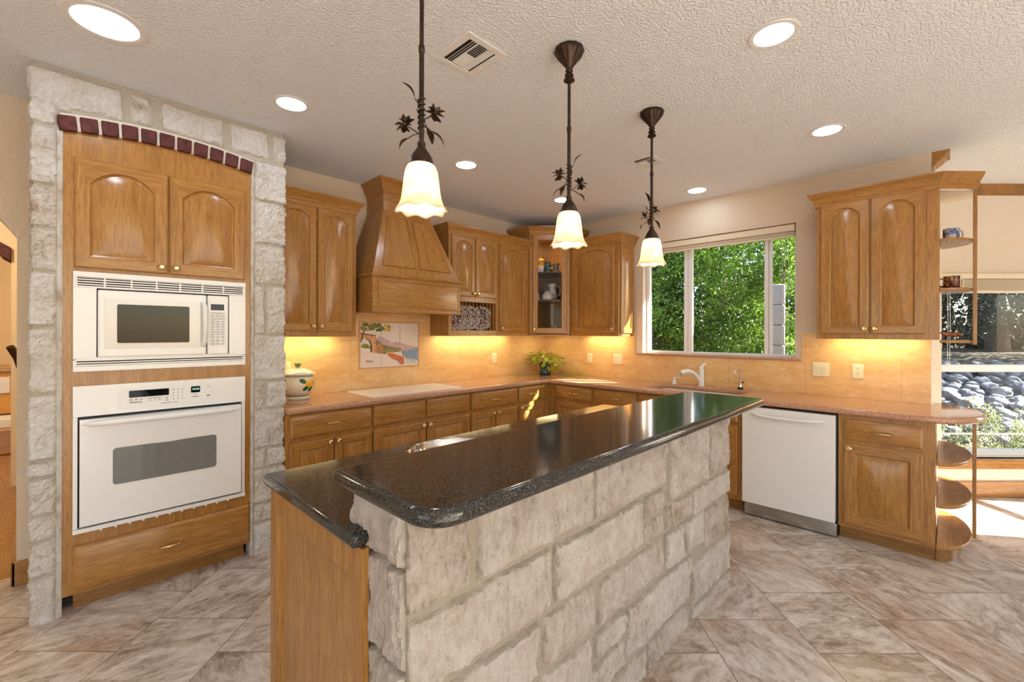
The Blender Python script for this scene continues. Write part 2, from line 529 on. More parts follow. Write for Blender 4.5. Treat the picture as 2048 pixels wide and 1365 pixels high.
# nook bay wall with an arched recess and a tall window
AX, AW, AZ0, AZ1 = 4.42, .66, 1.96, 2.245      # arch centre, half width, spring, crown
m = MB()
m.box(2.74, AX-AW, 0, .18, 0, H); m.box(AX+AW, 5.78, 0, .18, 0, H); m.box(AX-AW, AX+AW, 0, .18, 0, .335)
arc = [(AX - AW*math.cos(PI*k/24), AZ0 + (AZ1-AZ0)*math.sin(PI*k/24)**.75) for k in range(25)]
for k in range(24):
    (a, za), (b, zb) = arc[k], arc[k+1]
    m.prism([(a, za), (b, zb), (b, H), (a, H)], 0, .18, 'y')
m.box(AX-AW, AX+AW, .09, .18, 1.965, AZ1+.02)
struct(m.build('wall_nook', PAINT_NOOK, smooth=False, loc=NLOC, rotz=NROT))
m = MB()
m.box(5.6, 5.78, -.3, 0, 0, H); m.box(5.6, 5.78, -1.15, -.3, 0, .38); m.box(5.6, 5.78, -1.15, -.3, 2.1, H); m.box(5.6, 5.78, -3.9, -1.15, 0, H)
struct(m.build('wall_nook_side', PAINT_NOOK, smooth=False, loc=NLOC, rotz=NROT))
# crown moulding, sill and base trims of the nook
crown_p = [(0, H), (.095, H), (.095, H-.014), (.08, H-.022), (.05, H-.06), (.022, H-.085), (.014, H-.105), (0, H-.105)]
m = MB(); m.sweep([(5.59, -.0), (2.76, -.0)], [(-o if False else o, z) for o, z in crown_p])
o = m.build('trim_3', OAK_H, loc=NLOC, rotz=NROT); struct(o)
m = MB(); m.sweep([(0.0, YE-.001), (.141, YE-.001), (.141, -3.05)], crown_p)
struct(m.build('trim_4', OAK_H))
m = MB(); m.box(AX-AW-.05, AX+AW+.05, -.035, .05, .298, .335); m.box(AX-AW-.03, AX+AW+.03, -.018, 0, .245, .298)
struct(m.build('trim_5', OAK_H, bevel=.006, loc=NLOC, rotz=NROT))
m = MB(); m.box(2.76, 5.6, -.018, 0, 0, .14); struct(m.build('baseboard_nook', OAK_H, bevel=.006, loc=NLOC, rotz=NROT))

# rest of the house, unseen; openings enlarged to light the room; shows in reflections
x_end = nook(5.78, -3.9)[0]
m = MB()
xs = [-8, -6.9, -5.0, -4.3, -2.5, -2.0, x_end]
for a, b in ((-8, -6.3), (-4.7, -4.5), (-1.3, x_end)): m.box(a, b, -7.75, -7.6, 0, H)
for a, b in ((-6.3, -4.7), (-4.5, -1.3)): m.box(a, b, -7.75, -7.6, 0, .08); m.box(a, b, -7.75, -7.6, 2.42, H)
struct(m.build('wall_front', PAINT, smooth=False))
m = MB()
m.box(-8.15, -8, -7.75, -5.2, 0, H); m.box(-8.15, -8, -2.4, 3.4, 0, H); m.box(-8.15, -8, -5.2, -2.4, 0, .08); m.box(-8.15, -8, -5.2, -2.4, 2.35, H)
m.box(x_end, x_end+.15, -7.75, nook(5.6, -3.9)[1], 0, H)
struct(m.build('wall_left', PAINT, smooth=False))

# the room seen through the arch on the left
m = MB(); m.prism([(-8, .14), (-3.6, .14), (-3.6, 5.6), (-8, 5.6)], -.12, 0); struct(m.build('floor_2', WOODFLOOR, smooth=False))
m = MB(); m.prism([(-8, .14), (-3.6, .14), (-3.6, 5.6), (-8, 5.6)], H, H+.12); struct(m.build('ceiling_2', PAINT_GOLD, smooth=False))
m = MB(); m.box(-8, -3.6, 5.45, 5.6, 0, H); m.box(-3.75, -3.6, .14, 5.5, 0, H); m.box(-8.15, -8, .14, 5.5, 0, H)
struct(m.build('wall_far', PAINT_GOLD, smooth=False))
m = MB()
m.box(-4.72, -3.7, 2.4, 2.7, 0, H); m.box(-8, -6.4, 2.4, 2.7, 0, H)
arc2 = [(-4.72 - 1.68*k/20, 2.19 + .36*math.sin(PI*k/20)) for k in range(21)]
for k in range(20):
    (a, za), (b, zb) = arc2[k], arc2[k+1]
    m.prism([(a, za), (b, zb), (b, H), (a, H)], 2.4, 2.7, 'y')
struct(m.build('wall_middle', PAINT_GOLD, smooth=False))
t = thing('brick_arch', 'dark red brick arch in the golden room beyond the left opening', 'brick arch')
for k in range(0, 14):
    u0, u1 = k*1.4/20*1.0, (k+.82)*1.4/20
    def ap(u, r):
        kk = u*20/1.4
        f = min(max(kk/20, 0), 1)
        x = -4.72 - 1.68*f; z = 2.19 + .36*math.sin(PI*f)
        nx, nz = -.36*PI*math.cos(PI*f), -1.68
        L = math.hypot(nx, nz); return (x + (-nx)/L*r*.0 - (.36*PI*math.cos(PI*f))/L*r*-.0, z - r)
    m = MB(); m.prism([ap(u0, -.0), ap(u1, -.0), ap(u1, .12), ap(u0, .12)], 2.36, 2.72, 'y')
    m.build('brick', BRICK, t, bevel=.006)

# outside of the house: eave over the window wall and the bay
m = MB()
m.box(.14, .74, -2.7, 1.5, 2.58, 2.66); m.box(.35, .74, -3.35, -2.7, 2.58, 2.66); m.box(.70, .74, -3.35, 1.5, 2.545, 2.6)
struct(m.build('trim_6', EXT_STUCCO, smooth=False))
m = MB(); m.box(3.78, 6.3, .18, .75, 2.6, 2.68); m.box(5.78, 6.3, -4.2, .75, 2.6, 2.68)
struct(m.build('trim_7', EXT_STUCCO, smooth=False, loc=NLOC, rotz=NROT))

# ------------------------------------------------------------------ windows
def pane(parent, M_args, name='glass_pane'):
    m = MB(); m.box(*M_args); return m.build(name, GLASS, parent, smooth=False)
w = thing('window_1', 'three light sliding window with white vinyl frame above the sink', 'window'); w['kind'] = 'structure'
m = MB()
fx0, fx1 = .085, .135
m.box(fx0, fx1, WY0-.035, WY0, WZ0, WZ1); m.box(fx0, fx1, WY1, WY1+.025, WZ0, WZ1)
m.box(fx0, fx1, WY1+.025, WY0-.035, WZ0, WZ0+.025); m.box(fx0, fx1, WY1+.025, WY0-.035, WZ1-.04, WZ1)
m.build('frame', VINYL, w, bevel=.004)
for a, b in ((-1.800, -1.838), (-1.842, -1.885), (-2.545, -2.580), (-2.583, -2.606)):
    m = MB(); m.box(fx0+.006, fx1-.006, b, a, WZ0+.02, WZ1-.03); m.build('mullion', VINYL, w, bevel=.004)
pane(w, (.112, .116, WY1+.02, WY0-.03, WZ0+.02, WZ1-.03))
m = MB(); m.box(-.028, .088, -2.86, -1.325, 1.19, 1.214); struct(m.build('trim_8', GR_RED, bevel=.008, seg=3))
b = thing('window_blind', 'cream blind drawn up to the head of the sink window', 'window blind')
m = MB(); m.box(.012, .075, WY1+.012, WY0-.012, 2.315, 2.375); m.build('headrail', CREAM, b, bevel=.006)
m = MB()
for k in range(7): m.box(.022, .07, WY1+.02, WY0-.02, 2.285+k*.004, 2.2875+k*.004)
m.build('slat_stack', CREAM, b, smooth=False)
m = MB(); m.box(.025, .068, WY1+.02, WY0-.02, 2.268, 2.283); m.build('bottom_rail', CREAM, b, bevel=.003)
for y in (-2.70, -2.722, -2.745):
    m = MB(); m.tube([(.045, y, 2.30), (.05, y-.004, 1.8), (.045, y, 1.24)], .0016, 6); m.build('cord', WHITE_MATT, b)

w = thing('window_2', 'tall double hung window in the arched recess of the breakfast nook', 'window', NLOC, NROT); w['kind'] = 'structure'
x0, x1 = AX-AW+.028, AX+AW-.028
m = MB()
for a in ((x0-.028, x0, .10, .16, .335, 1.965), (x1, x1+.028, .10, .16, .335, 1.965), (x0, x1, .10, .16, .335, .385), (x0, x1, .10, .16, 1.925, 1.965)): m.box(*a)
m.build('frame', VINYL, w, bevel=.004)
m = MB(); m.box(x0, x1, .098, .15, 1.085, 1.15); m.build('meeting_rail', VINYL, w, bevel=.005)
m = MB(); m.box(x0+.05, x0+.062, .105, .12, .385, 1.09); m.box(x0, x1, .105, .12, .52, .535); m.build('screen_bar', VINYL, w, bevel=.002)
pane(w, (x0, x1, .128, .132, .37, 1.94))
b = thing('window_blind', 'raised horizontal blind stacked under the nook arch', 'window blind', NLOC, NROT)
m = MB(); m.box(x0-.02, x1+.02, .03, .088, 1.915, 1.962); m.build('headrail', CREAM, b, bevel=.005)
m = MB()
for k in range(11): m.box(x0-.015, x1+.015, .034, .084, 1.815+k*.0088, 1.8195+k*.0088)
m.build('slat_stack', CREAM, b, smooth=False)
m = MB(); m.box(x0-.015, x1+.015, .036, .082, 1.79, 1.812); m.build('bottom_rail', CREAM, b, bevel=.004)
for x in (x0+.075, x0+.095, x1-.2):
    m = MB(); m.tube([(x, .055, 1.92), (x+.002, .05, 1.5), (x, .055, 1.17)], .0016, 6); m.lathe([(.001, 0), (.009, .004), (.011, .015), (.004, .028)], (x, .055, 1.14), 10); m.build('cord', WHITE_MATT, b)
w = thing('window_3', 'side window of the nook that lets the sun onto the floor', 'window', NLOC, NROT); w['kind'] = 'structure'
m = MB()
for a in ((5.66, 5.71, -1.15, -1.11, .38, 2.1), (5.66, 5.71, -.34, -.3, .38, 2.1), (5.66, 5.71, -1.11, -.34, .38, .43), (5.66, 5.71, -1.11, -.34, 2.05, 2.1), (5.665, 5.705, -1.11, -.34, 1.1, 1.15)): m.box(*a)
m.build('frame', VINYL, w)

# ------------------------------------------------------------------ rough stone work
def stone_strip(name, path, z0, z1, stones, ds, dz, parent, skip=None, amp=1.0, seed=0, edge=.02, mat=None, stretch=1.0, depth=.013, margin=None):
    P = [Vector((p[0], p[1])) for p in path]
    pts = []; s0 = 0
    for i in range(len(P)-1):
        d = P[i+1]-P[i]; L = d.length; d = d/L; n = max(1, round(L/ds)); nr = Vector((d.y, -d.x))
        for k in range(n + (1 if i == len(P)-2 else 0)):
            nn = nr
            if k == 0 and i > 0:
                dp = (P[i]-P[i-1]).normalized(); nn = (nr + Vector((dp.y, -dp.x)))*.62
            pts.append((P[i]+d*(L*k/n), nn, d, s0+L*k/n))
        s0 += L
    nz = round((z1-z0)/dz)
    verts = []; tint = []
    for j in range(nz+1):
        z = z0+(z1-z0)*j/nz
        for p, n, d, s in pts:
            q = Vector((s*1.0, z, seed*7.7)); qs = Vector((s*1.0, z*stretch, seed*7.7))
            ss = s + .009*noise.noise(q*8) + .004*noise.noise(q*45); zz = z + .007*noise.noise(q*8+Vector((5,0,0))) + .004*noise.noise(q*45+Vector((9,0,0)))
            best = -1; rid = 0
            for k, (a, b, c, e) in enumerate(stones):
                dd = min(ss-a, b-ss, zz-c, e-zz)
                if dd > best: best = dd; rid = k
            t = min(max((best-.0035)/edge, 0), 1); t = t*t*(3-2*t)
            if margin: t *= margin(p.x, p.y, z + .01*noise.noise(q*20), .012*noise.noise(q*16))
            rnd = (math.sin(rid*91.7+seed*13.1)*43758.5) % 1
            rough = .008*noise.fractal(q*8+Vector((0,0,rid*3.1)), .9, 2.0, 4) + .010*noise.fractal(qs*34, .55, 2.1, 4)
            h = (-depth + .0015*noise.noise(q*60))*(1-t) + t*(.002 + rnd*.007 + rough*amp + .002*min(1, best/.03))
            jt = .006*noise.noise(q*14+Vector((3,3,3)))*t
            w = p + n*h + d*jt*0.5
            verts.append((w.x, w.y, z + .002*noise.noise(q*22+Vector((8,1,2)))*(0 if j in (0, nz) else 1)))
            tint.append((1-t, rnd, 0, 1))
    faces = []; N = len(pts)
    for j in range(nz):
        z = z0+(z1-z0)*(j+.5)/nz
        for i in range(N-1):
            if skip and skip((pts[i][0].x+pts[i+1][0].x)/2, (pts[i][0].y+pts[i+1][0].y)/2, z): continue
            faces.append((j*N+i, j*N+i+1, (j+1)*N+i+1, (j+1)*N+i))
    me = bpy.data.meshes.new(name); me.from_pydata(verts, [], faces); me.update()
    at = me.attributes.new('tint', 'FLOAT_COLOR', 'POINT')
    at.data.foreach_set('color', np.array(tint, dtype=np.float32).ravel())
    return finish(name, me, mat or LIME, parent, smooth=False)

# surround of the built-in ovens
TX0, TX1, TY = -4.512, -3.372, -.578
surround = thing('stone_surround', 'rough white limestone surround framing the built in oven cabinet', 'stone surround')
def arch_z(x): return 2.432 + .040*max(0, 1-((x+3.99)/.43)**2)
so = .578            # arc length at the front left corner
st = []
lz = [-.05, .224, .40, .523, .714, .79, 1.12, 1.446, 1.72, 1.93, 2.147, 2.44, 2.565]
for a, b in zip(lz, lz[1:]): st.append((so-.30, so+.14, a, b)); st.append((so-.62, so-.30, a-.09, b-.09))
rz = [-.05, .20, .32, .545, .67, .93, 1.11, 1.41, 1.73, 1.99, 2.27, 2.53]
for i, (a, b) in enumerate(zip(rz, rz[1:])):
    if i in (3, 5, 7):
        st.append((so+.93, so+1.03, a, b)); st.append((so+1.03, so+1.4, a, b))
    else: st.append((so+.93, so+1.4, a, b))
def sx(x): return so + (x-TX0)
for a, b in ((-4.62, -4.175), (-4.16, -4.055), (-4.025, -3.71), (-3.69, -3.46), (-3.445, -3.2)): st.append((sx(a), sx(b), 2.545, 2.722))
st.append((sx(-4.40), sx(-3.58), 2.40, 2.53))
OX0, OX1 = -4.408, -3.570
def near_opening(x, y, z, wob):
    if y > TY+.02: return 1.0
    dx = max(OX0-x, x-OX1); dz = z-(arch_z(x)+.07)
    dd = max(dx, dz) + wob
    return min(max((dd-.018)/.016, 0), 1)
stone_strip('stone_veneer', [(TX0, 0), (TX0, TY), (TX1, TY), (TX1, 0)], 0, H-.001, st,   .0078, .0078, surround,
            skip=lambda x, y, z: y < TY+.01 and OX0-.012 < x < OX1+.010 and z < arch_z(x)+.05, amp=1.0, seed=1, edge=.014, depth=.006, margin=near_opening)
MORTAR = plain('pale mortar', srgb(222, 214, 198), .9, bump=.5)
for x0, x1 in ((OX0-.022, OX0), (OX1, OX1+.018)):
    m = MB(); m.box(x0, x1, TY-.0035, TY+.1, 0, 2.45); m.build('mortar_return', LIME, surround, bevel=.004)
m = MB(); xs = [OX0-.012+(OX1-OX0+.024)*k/20 for k in range(21)]
m.prism([(x, arch_z(x)-.004) for x in xs] + [(x, arch_z(x)+.082) for x in xs[::-1]], TY-.010, TY+.06, 'y'); m.build('mortar_arch', MORTAR, surround, bevel=.003)
for k in range(11):
    xa = -4.422 + k*(.865/11); xb = xa + .865/11 - .012
    g = .0
    m = MB()
    za, zb = arch_z(xa)-.006, arch_z(xb)-.006
    tl = (xa+.43+3.565)*.02
    m.prism([(xa, za), (xb, zb), (xb + (xb+3.99)*.02, zb+.074), (xa + (xa+3.99)*.02, za+.074)], TY-.022, TY+.06, 'y')
    m.build('brick', BRICK, surround, bevel=.006, seg=2)

# ------------------------------------------------------------------ cabinet joinery
def door(parent, x0, x1, z0, z1, yf, arch=0, stile=.052, t=.02, M=None, glass=False, name='door', drop=0):
    m = MB(M)
    def samp(fb, ft, xl, xr, zb, zt_side):
        pts = []
        for k in range(6): u = k/6; pts.append((xl+(xr-xl)*u, zb))
        for k in range(4): u = k/4; pts.append((xr, zb+(zt_side-zb)*u))
        for k in range(18): u = k/18; pts.append((xr+(xl-xr)*u, ft(u)))
        for k in range(4): u = k/4; pts.append((xl, zt_side+(zb-zt_side)*u))
        return pts
    def outer(i, y):
        return [(x, y, z) for x, z in samp(None, lambda u: z1-i, x0+i, x1-i, z0+i, z1-i)]
    def inner(i, y):
        zt = z1 - stile*(.85 if arch else 1) - i
        a = arch
        f = lambda u: zt - a*abs(2*u-1)**2.3
        return [(x, y, z) for x, z in samp(None, f, x0+stile+i, x1-stile-i, z0+stile+i, zt-a)]
    lp = [outer(0, yf), outer(0, yf-t+.006), outer(.007, yf-t), inner(0, yf-t), inner(.004, yf-t+.010)]
    if glass: lp += [inner(.006, yf)]
    else: lp += [inner(.011, yf-t+.0135), inner(.016, yf-t+.0125), inner(.042, yf-t+.001)]
    def mif(k, i): return 1 if (i < 6 or 10 <= i < 28) and k in (1, 2) else 0
    m.loops(lp, cap0=not glass, cap1=not glass, mif=mif)
    d = m.build(name, [OAK_V, OAK_H], parent, angle=28)
    if glass:
        q = MB(M); q.box(x0+stile-.004, x1-stile+.004, yf-.010, yf-.006, z0+stile-.004, z1-stile*.8)
        q.build('glass_pane', GLASS, d, smooth=False)
    return d

def knob(parent, x, z, y, M=None):
    m = MB(M)
    m.lathe([(.0001, -.026), (.009, -.0265), (.0095, -.028), (.015, -.025), (.0192, -.019), (.017, -.013), (.007, -.010), (.006, -.003), (.011, 0), (.0001, 0)], (x, y, z), 18, 'y')
    return m.build('knob', BRASS, parent, angle=50)

def pull(parent, x, z, y, w=.095):
    m = MB()
    path = [(x + w*.5*math.cos(a), y-.004-.022*math.sin(a)**.7, z) for a in [PI*k/14 for k in range(15)]]
    rad = [.0064 - .0016*abs(math.sin(2*PI*k/14)) + (.0015 if k in (0, 14) else 0) for k in range(15)]
    m.tube(path, rad, 8)
    for s in (-1, 1): m.lathe([(.0001, 0), (.009, 0), (.007, -.004), (.004, -.007)], (x+s*w*.5, y, z), 10, 'y')
    return m.build('pull', BRASS, parent, angle=60)

def drawer(parent, x0, x1, z0, z1, yf, handle=True, t=.02, name='drawer'):
    m = MB()
    R = lambda i, y: [(x0+i, y, z0+i), (x1-i, y, z0+i), (x1-i, y, z1-i), (x0+i, y, z1-i)]
    m.loops([R(0, yf), R(0, yf-t+.009), R(.004, yf-t+.006), R(.011, yf-t+.002), R(.016, yf-t)])
    d = m.build(name, OAK_H, parent, angle=25)
    if handle: pull(d, (x0+x1)/2, (z0+z1)/2, yf-t)
    return d

def base_unit(name, label, x0, x1, D, rotz=0, group=None, top=.873, left_side=True):
    c = thing(name, label, 'base cabinet', (0,0,0), rotz, group)
    m = MB(); m.box(x0, x1, -D, -.012, .092, top); m.build('carcass', OAK_V, c, smooth=False)
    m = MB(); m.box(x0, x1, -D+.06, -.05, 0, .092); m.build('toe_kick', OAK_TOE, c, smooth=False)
    return c

DL = .583; DR = .622; RR = -PI/2
G1 = 'oak base cabinets along the hood wall'
c = base_unit('base_cabinet', 'oak drawer and double door base cabinet beside the stone surround', -3.366, -2.738, DL, group=G1)
drawer(c, -3.335, -2.745, .705, .86, -DL)
d = door(c, -3.335, -3.040, .125, .672, -DL); knob(d, -3.066, .645, -DL-.02)
d = door(c, -3.030, -2.745, .125, .672, -DL); knob(d, -3.004, .645, -DL-.02)
c = base_unit('base_cabinet', 'oak base cabinet with two blank drawer fronts under the cooktop', -2.737, -1.758, DL, group=G1)
drawer(c, -2.727, -2.252, .705, .86, -DL, False, name='false_front'); drawer(c, -2.238, -1.768, .705, .86, -DL, False, name='false_front')
d = door(c, -2.727, -2.252, .125, .672, -DL); knob(d, -2.278, .645, -DL-.02)
d = door(c, -2.238, -1.768, .125, .672, -DL); knob(d, -2.212, .645, -DL-.02)
c = base_unit('base_cabinet', 'oak base cabinet with one drawer over two narrow doors, right of the cooktop unit', -1.757, -1.118, DL, group=G1)
drawer(c, -1.747, -1.130, .705, .86, -DL)
d = door(c, -1.747, -1.443, .125, .672, -DL); knob(d, -1.468, .645, -DL-.02)
d = door(c, -1.434, -1.130, .125, .672, -DL); knob(d, -1.408, .645, -DL-.02)
c = base_unit('base_cabinet', 'narrow oak base cabinet beside the inner corner of the worktop, hood wall side', -1.117, -.624, DL, group=G1)
drawer(c, -1.107, -.690, .705, .86, -DL)
d = door(c, -1.107, -.690, .125, .672, -DL); knob(d, -1.081, .645, -DL-.02)
m = MB(); m.box(-.69, -.624, -DL-.004, -DL+.02, .092, .873); m.build('corner_stile', OAK_V, c, smooth=False)
G2 = 'oak base cabinets under the window'
c = base_unit('base_cabinet', 'oak base cabinet nearest the inner corner under the window worktop', .585, 1.172, DR, RR, G2)
drawer(c, .70, 1.160, .715, .86, -DR); d = door(c, .70, 1.160, .125, .685, -DR); knob(d, 1.134, .655, -DR-.02)
c = base_unit('base_cabinet', 'second oak base cabinet from the corner under the window worktop', 1.173, 1.668, DR, RR, G2)
drawer(c, 1.187, 1.655, .715, .86, -DR); d = door(c, 1.187, 1.655, .125, .685, -DR); knob(d, 1.213, .655, -DR-.02)
c = base_unit('base_cabinet', 'oak sink base cabinet left of the white dishwasher', 1.669, 2.578, DR, RR, G2, top=.70)
m = MB(); m.box(1.669, 2.578, -DR, -DR+.02, .70, .873); m.box(1.669, 1.69, -DR+.02, -.012, .70, .873); m.box(2.558, 2.578, -DR+.02, -.012, .70, .873); m.build('face_frame', OAK_V, c, smooth=False)
drawer(c, 1.685, 2.112, .715, .86, -DR, False, name='false_front'); drawer(c, 2.124, 2.545, .715, .86, -DR, False, name='false_front')
d = door(c, 1.685, 2.112, .125, .685, -DR); knob(d, 2.086, .655, -DR-.02)
d = door(c, 2.124, 2.545, .125, .685, -DR); knob(d, 2.150, .655, -DR-.02)
c = base_unit('base_cabinet', 'oak end base cabinet with drawer over one door, right of the dishwasher', 3.200, 3.690, DR, RR, G2)
drawer(c, 3.232, 3.634, .697, .838, -DR); d = door(c, 3.232, 3.634, .118, .672, -DR, stile=.06); knob(d, 3.262, .642, -DR-.02)
# open rounded shelves at the free end of the run
sh = thing('end_shelf', 'rounded open oak shelf unit under the free end of the red granite worktop', 'open shelf')
def half_oval(cx, cy, a, b, n=24, lo=PI, hi=2*PI): return [(cx+a*math.cos(lo+(hi-lo)*k/n), cy+b*math.sin(lo+(hi-lo)*k/n)) for k in range(n+1)]
for z in (.098, .352, .612):
    m = MB(); m.prism(half_oval(-.245, -3.692, .40, .168), z, z+.022)
    m.build('shelf', OAK_H, sh, bevel=.006, seg=3)
m = MB(); m.prism(half_oval(-.24, -3.692, .33, .12), 0, .097); m.build('plinth', OAK_TOE, sh)
m = MB(); m.box(-.225, -.20, -3.880, -3.861, .085, .872); m.build('post', OAK_V, sh, bevel=.002)

# ------------------------------------------------------------------ worktops
def cutter(verts2d, z0, z1):
    m = MB(); m.prism(verts2d, z0, z1); o = m.build('cut_tmp', DARK); return o
def boolean(o, cut):
    md = o.modifiers.new('cut', 'BOOLEAN'); md.operation = 'DIFFERENCE'; md.object = cut; md.solver = 'EXACT'
    dg = bpy.context.evaluated_depsgraph_get()
    me = bpy.data.meshes.new_from_object(o.evaluated_get(dg))
    o.modifiers.clear(); o.data = me
    bpy.data.objects.remove(cut)
def rrect(x0, x1, y0, y1, r, n=5):
    pts = []
    for cx, cy, a in ((x1-r, y0+r, -PI/2), (x1-r, y1-r, 0), (x0+r, y1-r, PI/2), (x0+r, y0+r, PI)):
        pts += [(cx+r*math.cos(a+PI/2*k/n), cy+r*math.sin(a+PI/2*k/n)) for k in range(n+1)]
    return pts
SINK = (-.525, -.125, -2.50, -1.70)
outline = [(-3.366, -.013), (-3.366, -.622), (-.668, -.622), (-.668, -3.62)] + half_oval(-.26, -3.66, .408, .262, 22)[1:] + [(-.013, -3.662), (-.013, -.013)]
m = MB(); m.prism(outline, .8735, .914)
wt = m.build('worktop', GR_RED, bevel=.0)
boolean(wt, cutter(rrect(*SINK, .05), .8, 1.0))
wt.data.set_sharp_from_angle(angle=math.radians(40))
bv = wt.modifiers.new('bevel', 'BEVEL'); bv.width = .014; bv.segments = 4; bv.limit_method = 'ANGLE'; bv.angle_limit = math.radians(60)
tag(wt, 'L shaped red brown granite worktop running from the ovens to the rounded end', 'worktop')
s = thing('kitchen_sink', 'biscuit undermount sink set in the worktop below the window', 'sink')
x0, x1, y0, y1 = SINK
m = MB()
lp = []
for i, z in ((-.012, .872), (.0, .872), (.004, .86), (.012, .74), (.05, .715)):
    lp.append([(x, y, z) for x, y in rrect(x0+i-.004, x1-i+.004, y0+i-.004, y1-i+.004, .055+.01)])
m.loops(lp, cap0=False); m.build('bowl', plain('biscuit sink', srgb(224, 212, 192), .2, var=.01), s, angle=60)
m = MB(); m.lathe([(.0001, .719), (.03, .719), (.04, .7165), (.042, .7155)], ((x0+x1)/2, (y0+y1)/2, 0), 20); m.build('drain', CHROME, s)

# cooktop of white glass, let into the worktop
ct = thing('cooktop', 'white ceramic glass cooktop flush in the granite below the hood', 'cooktop')
m = MB(); m.prism(rrect(-2.70, -1.79, -.535, -.065, .02), .9142, .921); m.build('glass_top', plain('white cooktop glass', srgb(250, 248, 246), .05, var=.01), ct, bevel=.002)
ring = plain('pale burner print', srgb(222, 208, 196), .06)
for x, y, r in ((-2.47, -.19, .075), (-2.46, -.40, .10), (-2.02, -.18, .10), (-2.03, -.40, .075)):
    m = MB(); m.lathe([(r, .9213), (r-.004, .9214)], (x, y, 0), 40); m.build('burner_ring', ring, ct)

# ------------------------------------------------------------------ wall cabinets
def crown(parent, path, z, h=.065, out=.055):
    prof = [(0, z-.035), (.010, z-.035), (.012, z-.012), (.020, z-.004), (.024, z+.012), (.040, z+.032), (out-.006, z+h-.018), (out, z+h-.012), (out, z+h), (0, z+h)]
    m = MB(); m.sweep(path, prof); return m.build('crown_moulding', OAK_H, parent, angle=25)
UZ0, UZ1 = 1.392, 2.41
DU = .312
def wall_unit(label, x0, x1, rotz=0, group=None, z0=UZ0, z1=UZ1, D=DU):
    c = thing('wall_cabinet', label, 'wall cabinet', (0,0,0), rotz, group)
    m = MB(); m.box(x0, x1, -D, -.001, z0+.016, z1)
    m.box(x0, x1, -D, -D+.02, z0, z0+.016); m.box(x0, x0+.018, -D+.02, -.013, z0, z0+.016); m.box(x1-.018, x1, -D+.02, -.013, z0, z0+.016)
    m.build('carcass', OAK_V, c, smooth=False)
    return c
GU = 'oak wall cabinets'
c = wall_unit('oak double door wall cabinet between stone surround and hood', -3.366, -2.735, group=GU)
d = door(c, -3.352, -3.057, 1.435, 2.375, -DU, .055); knob(d, -3.083, 1.472, -DU-.02)
d = door(c, -3.047, -2.765, 1.435, 2.375, -DU, .055); knob(d, -3.021, 1.472, -DU-.02)
crown(c, [(-3.366, -DU), (-2.735, -DU), (-2.735, -.002)], UZ1)

c = thing('plate_cabinet', 'oak wall cabinet with two small arched doors over an open plate rack', 'wall cabinet', group=GU)
PX0, PX1, PR0, PR1 = -1.797, -1.142, 1.447, 1.735
m = MB()
m.box(PX0, PX1, -DU, -.001, PR1, UZ1); m.box(PX0, PX1, -DU, -.001, UZ0+.016, PR0); m.box(PX0, PX1, -DU, -DU+.02, UZ0, UZ0+.016); m.box(PX0, PX0+.018, -DU+.02, -.013, UZ0, UZ0+.016)
m.box(PX0, PX0+.03, -DU, -.001, PR0, PR1); m.box(PX1-.03, PX1, -DU, -.001, PR0, PR1); m.box(PX0+.03, PX1-.03, -.014, -.001, PR0, PR1)
m.build('carcass', OAK_V, c, smooth=False)
for k in range(13):
    x = PX0 + .05 + k*(PX1-PX0-.10)/12
    m = MB(); m.tube([(x, -DU+.016, PR0-.004), (x, -DU+.016, PR1+.004)], .0032, 8); m.build('dowel', OAK_V, c)
d = door(c, -1.768, -1.472, 1.785, 2.375, -DU, .05, stile=.046); knob(d, -1.495, 1.818, -DU-.02)
d = door(c, -1.462, -1.166, 1.785, 2.375, -DU, .05, stile=.046); knob(d, -1.439, 1.818, -DU-.02)
crown(c, [(PX0, -.002), (PX0, -DU), (PX1, -DU)], UZ1)
c = wall_unit('single door oak wall cabinet between plate rack and glazed corner cabinet', -1.1415, -.652, group=GU)
d = door(c, -1.120, -.690, 1.435, 2.375, -DU, .055); knob(d, -1.094, 1.472, -DU-.02)
crown(c, [(-1.1415, -DU), (-.652, -DU)], UZ1)
c = wall_unit('oak wall cabinet left of the sink window with arched side panel', .652, 1.278, RR, GU)
d = door(c, .690, 1.235, 1.435, 2.375, -DU, .06); knob(d, 1.208, 1.472, -DU-.02)
MS = Matrix.Translation((1.278, 0, 0)) @ Matrix.Rotation(PI/2, 4, 'Z')
door(c, -DU+.028, -.02, 1.42, 2.385, 0, .05, stile=.05, t=.018, M=MS, name='side_panel')
crown(c, [(.652, -DU), (1.290, -DU), (1.290, -.002)], UZ1)

# diagonal corner cabinet with a glass door
CZ0, CZ1 = 1.388, 2.575
c = thing('corner_cabinet', 'tall diagonal oak corner cabinet with a glass door and lit shelves', 'corner cabinet', (0,0,0), -PI/4, GU)
q = math.sqrt(.5)
hw, fy, sxx, sy = .226, -.693, .4596, -.4596      # half face, face plane, outer side corners (local)
plan_c = [(0, -.002), (-sxx, sy), (-hw, fy), (hw, fy), (sxx, sy)]
m = MB()
m.prism(plan_c, CZ0+.016, CZ0+.03); m.prism(plan_c, CZ1-.02, CZ1)
def wall2(a, b, t):
    a, b = Vector(a), Vector(b); d = (b-a).normalized(); n = Vector((d.y, -d.x))*t
    m.prism([a, b, b+n, a+n], CZ0, CZ1)
wall2((-sxx, sy), (0, -.002), .012); wall2((0, -.002), (sxx, sy), .012); wall2((-hw, fy), (-sxx, sy), -.018 if False else .018); wall2((sxx, sy), (hw, fy), .018)
m.build('carcass', OAK_V, c, smooth=False)
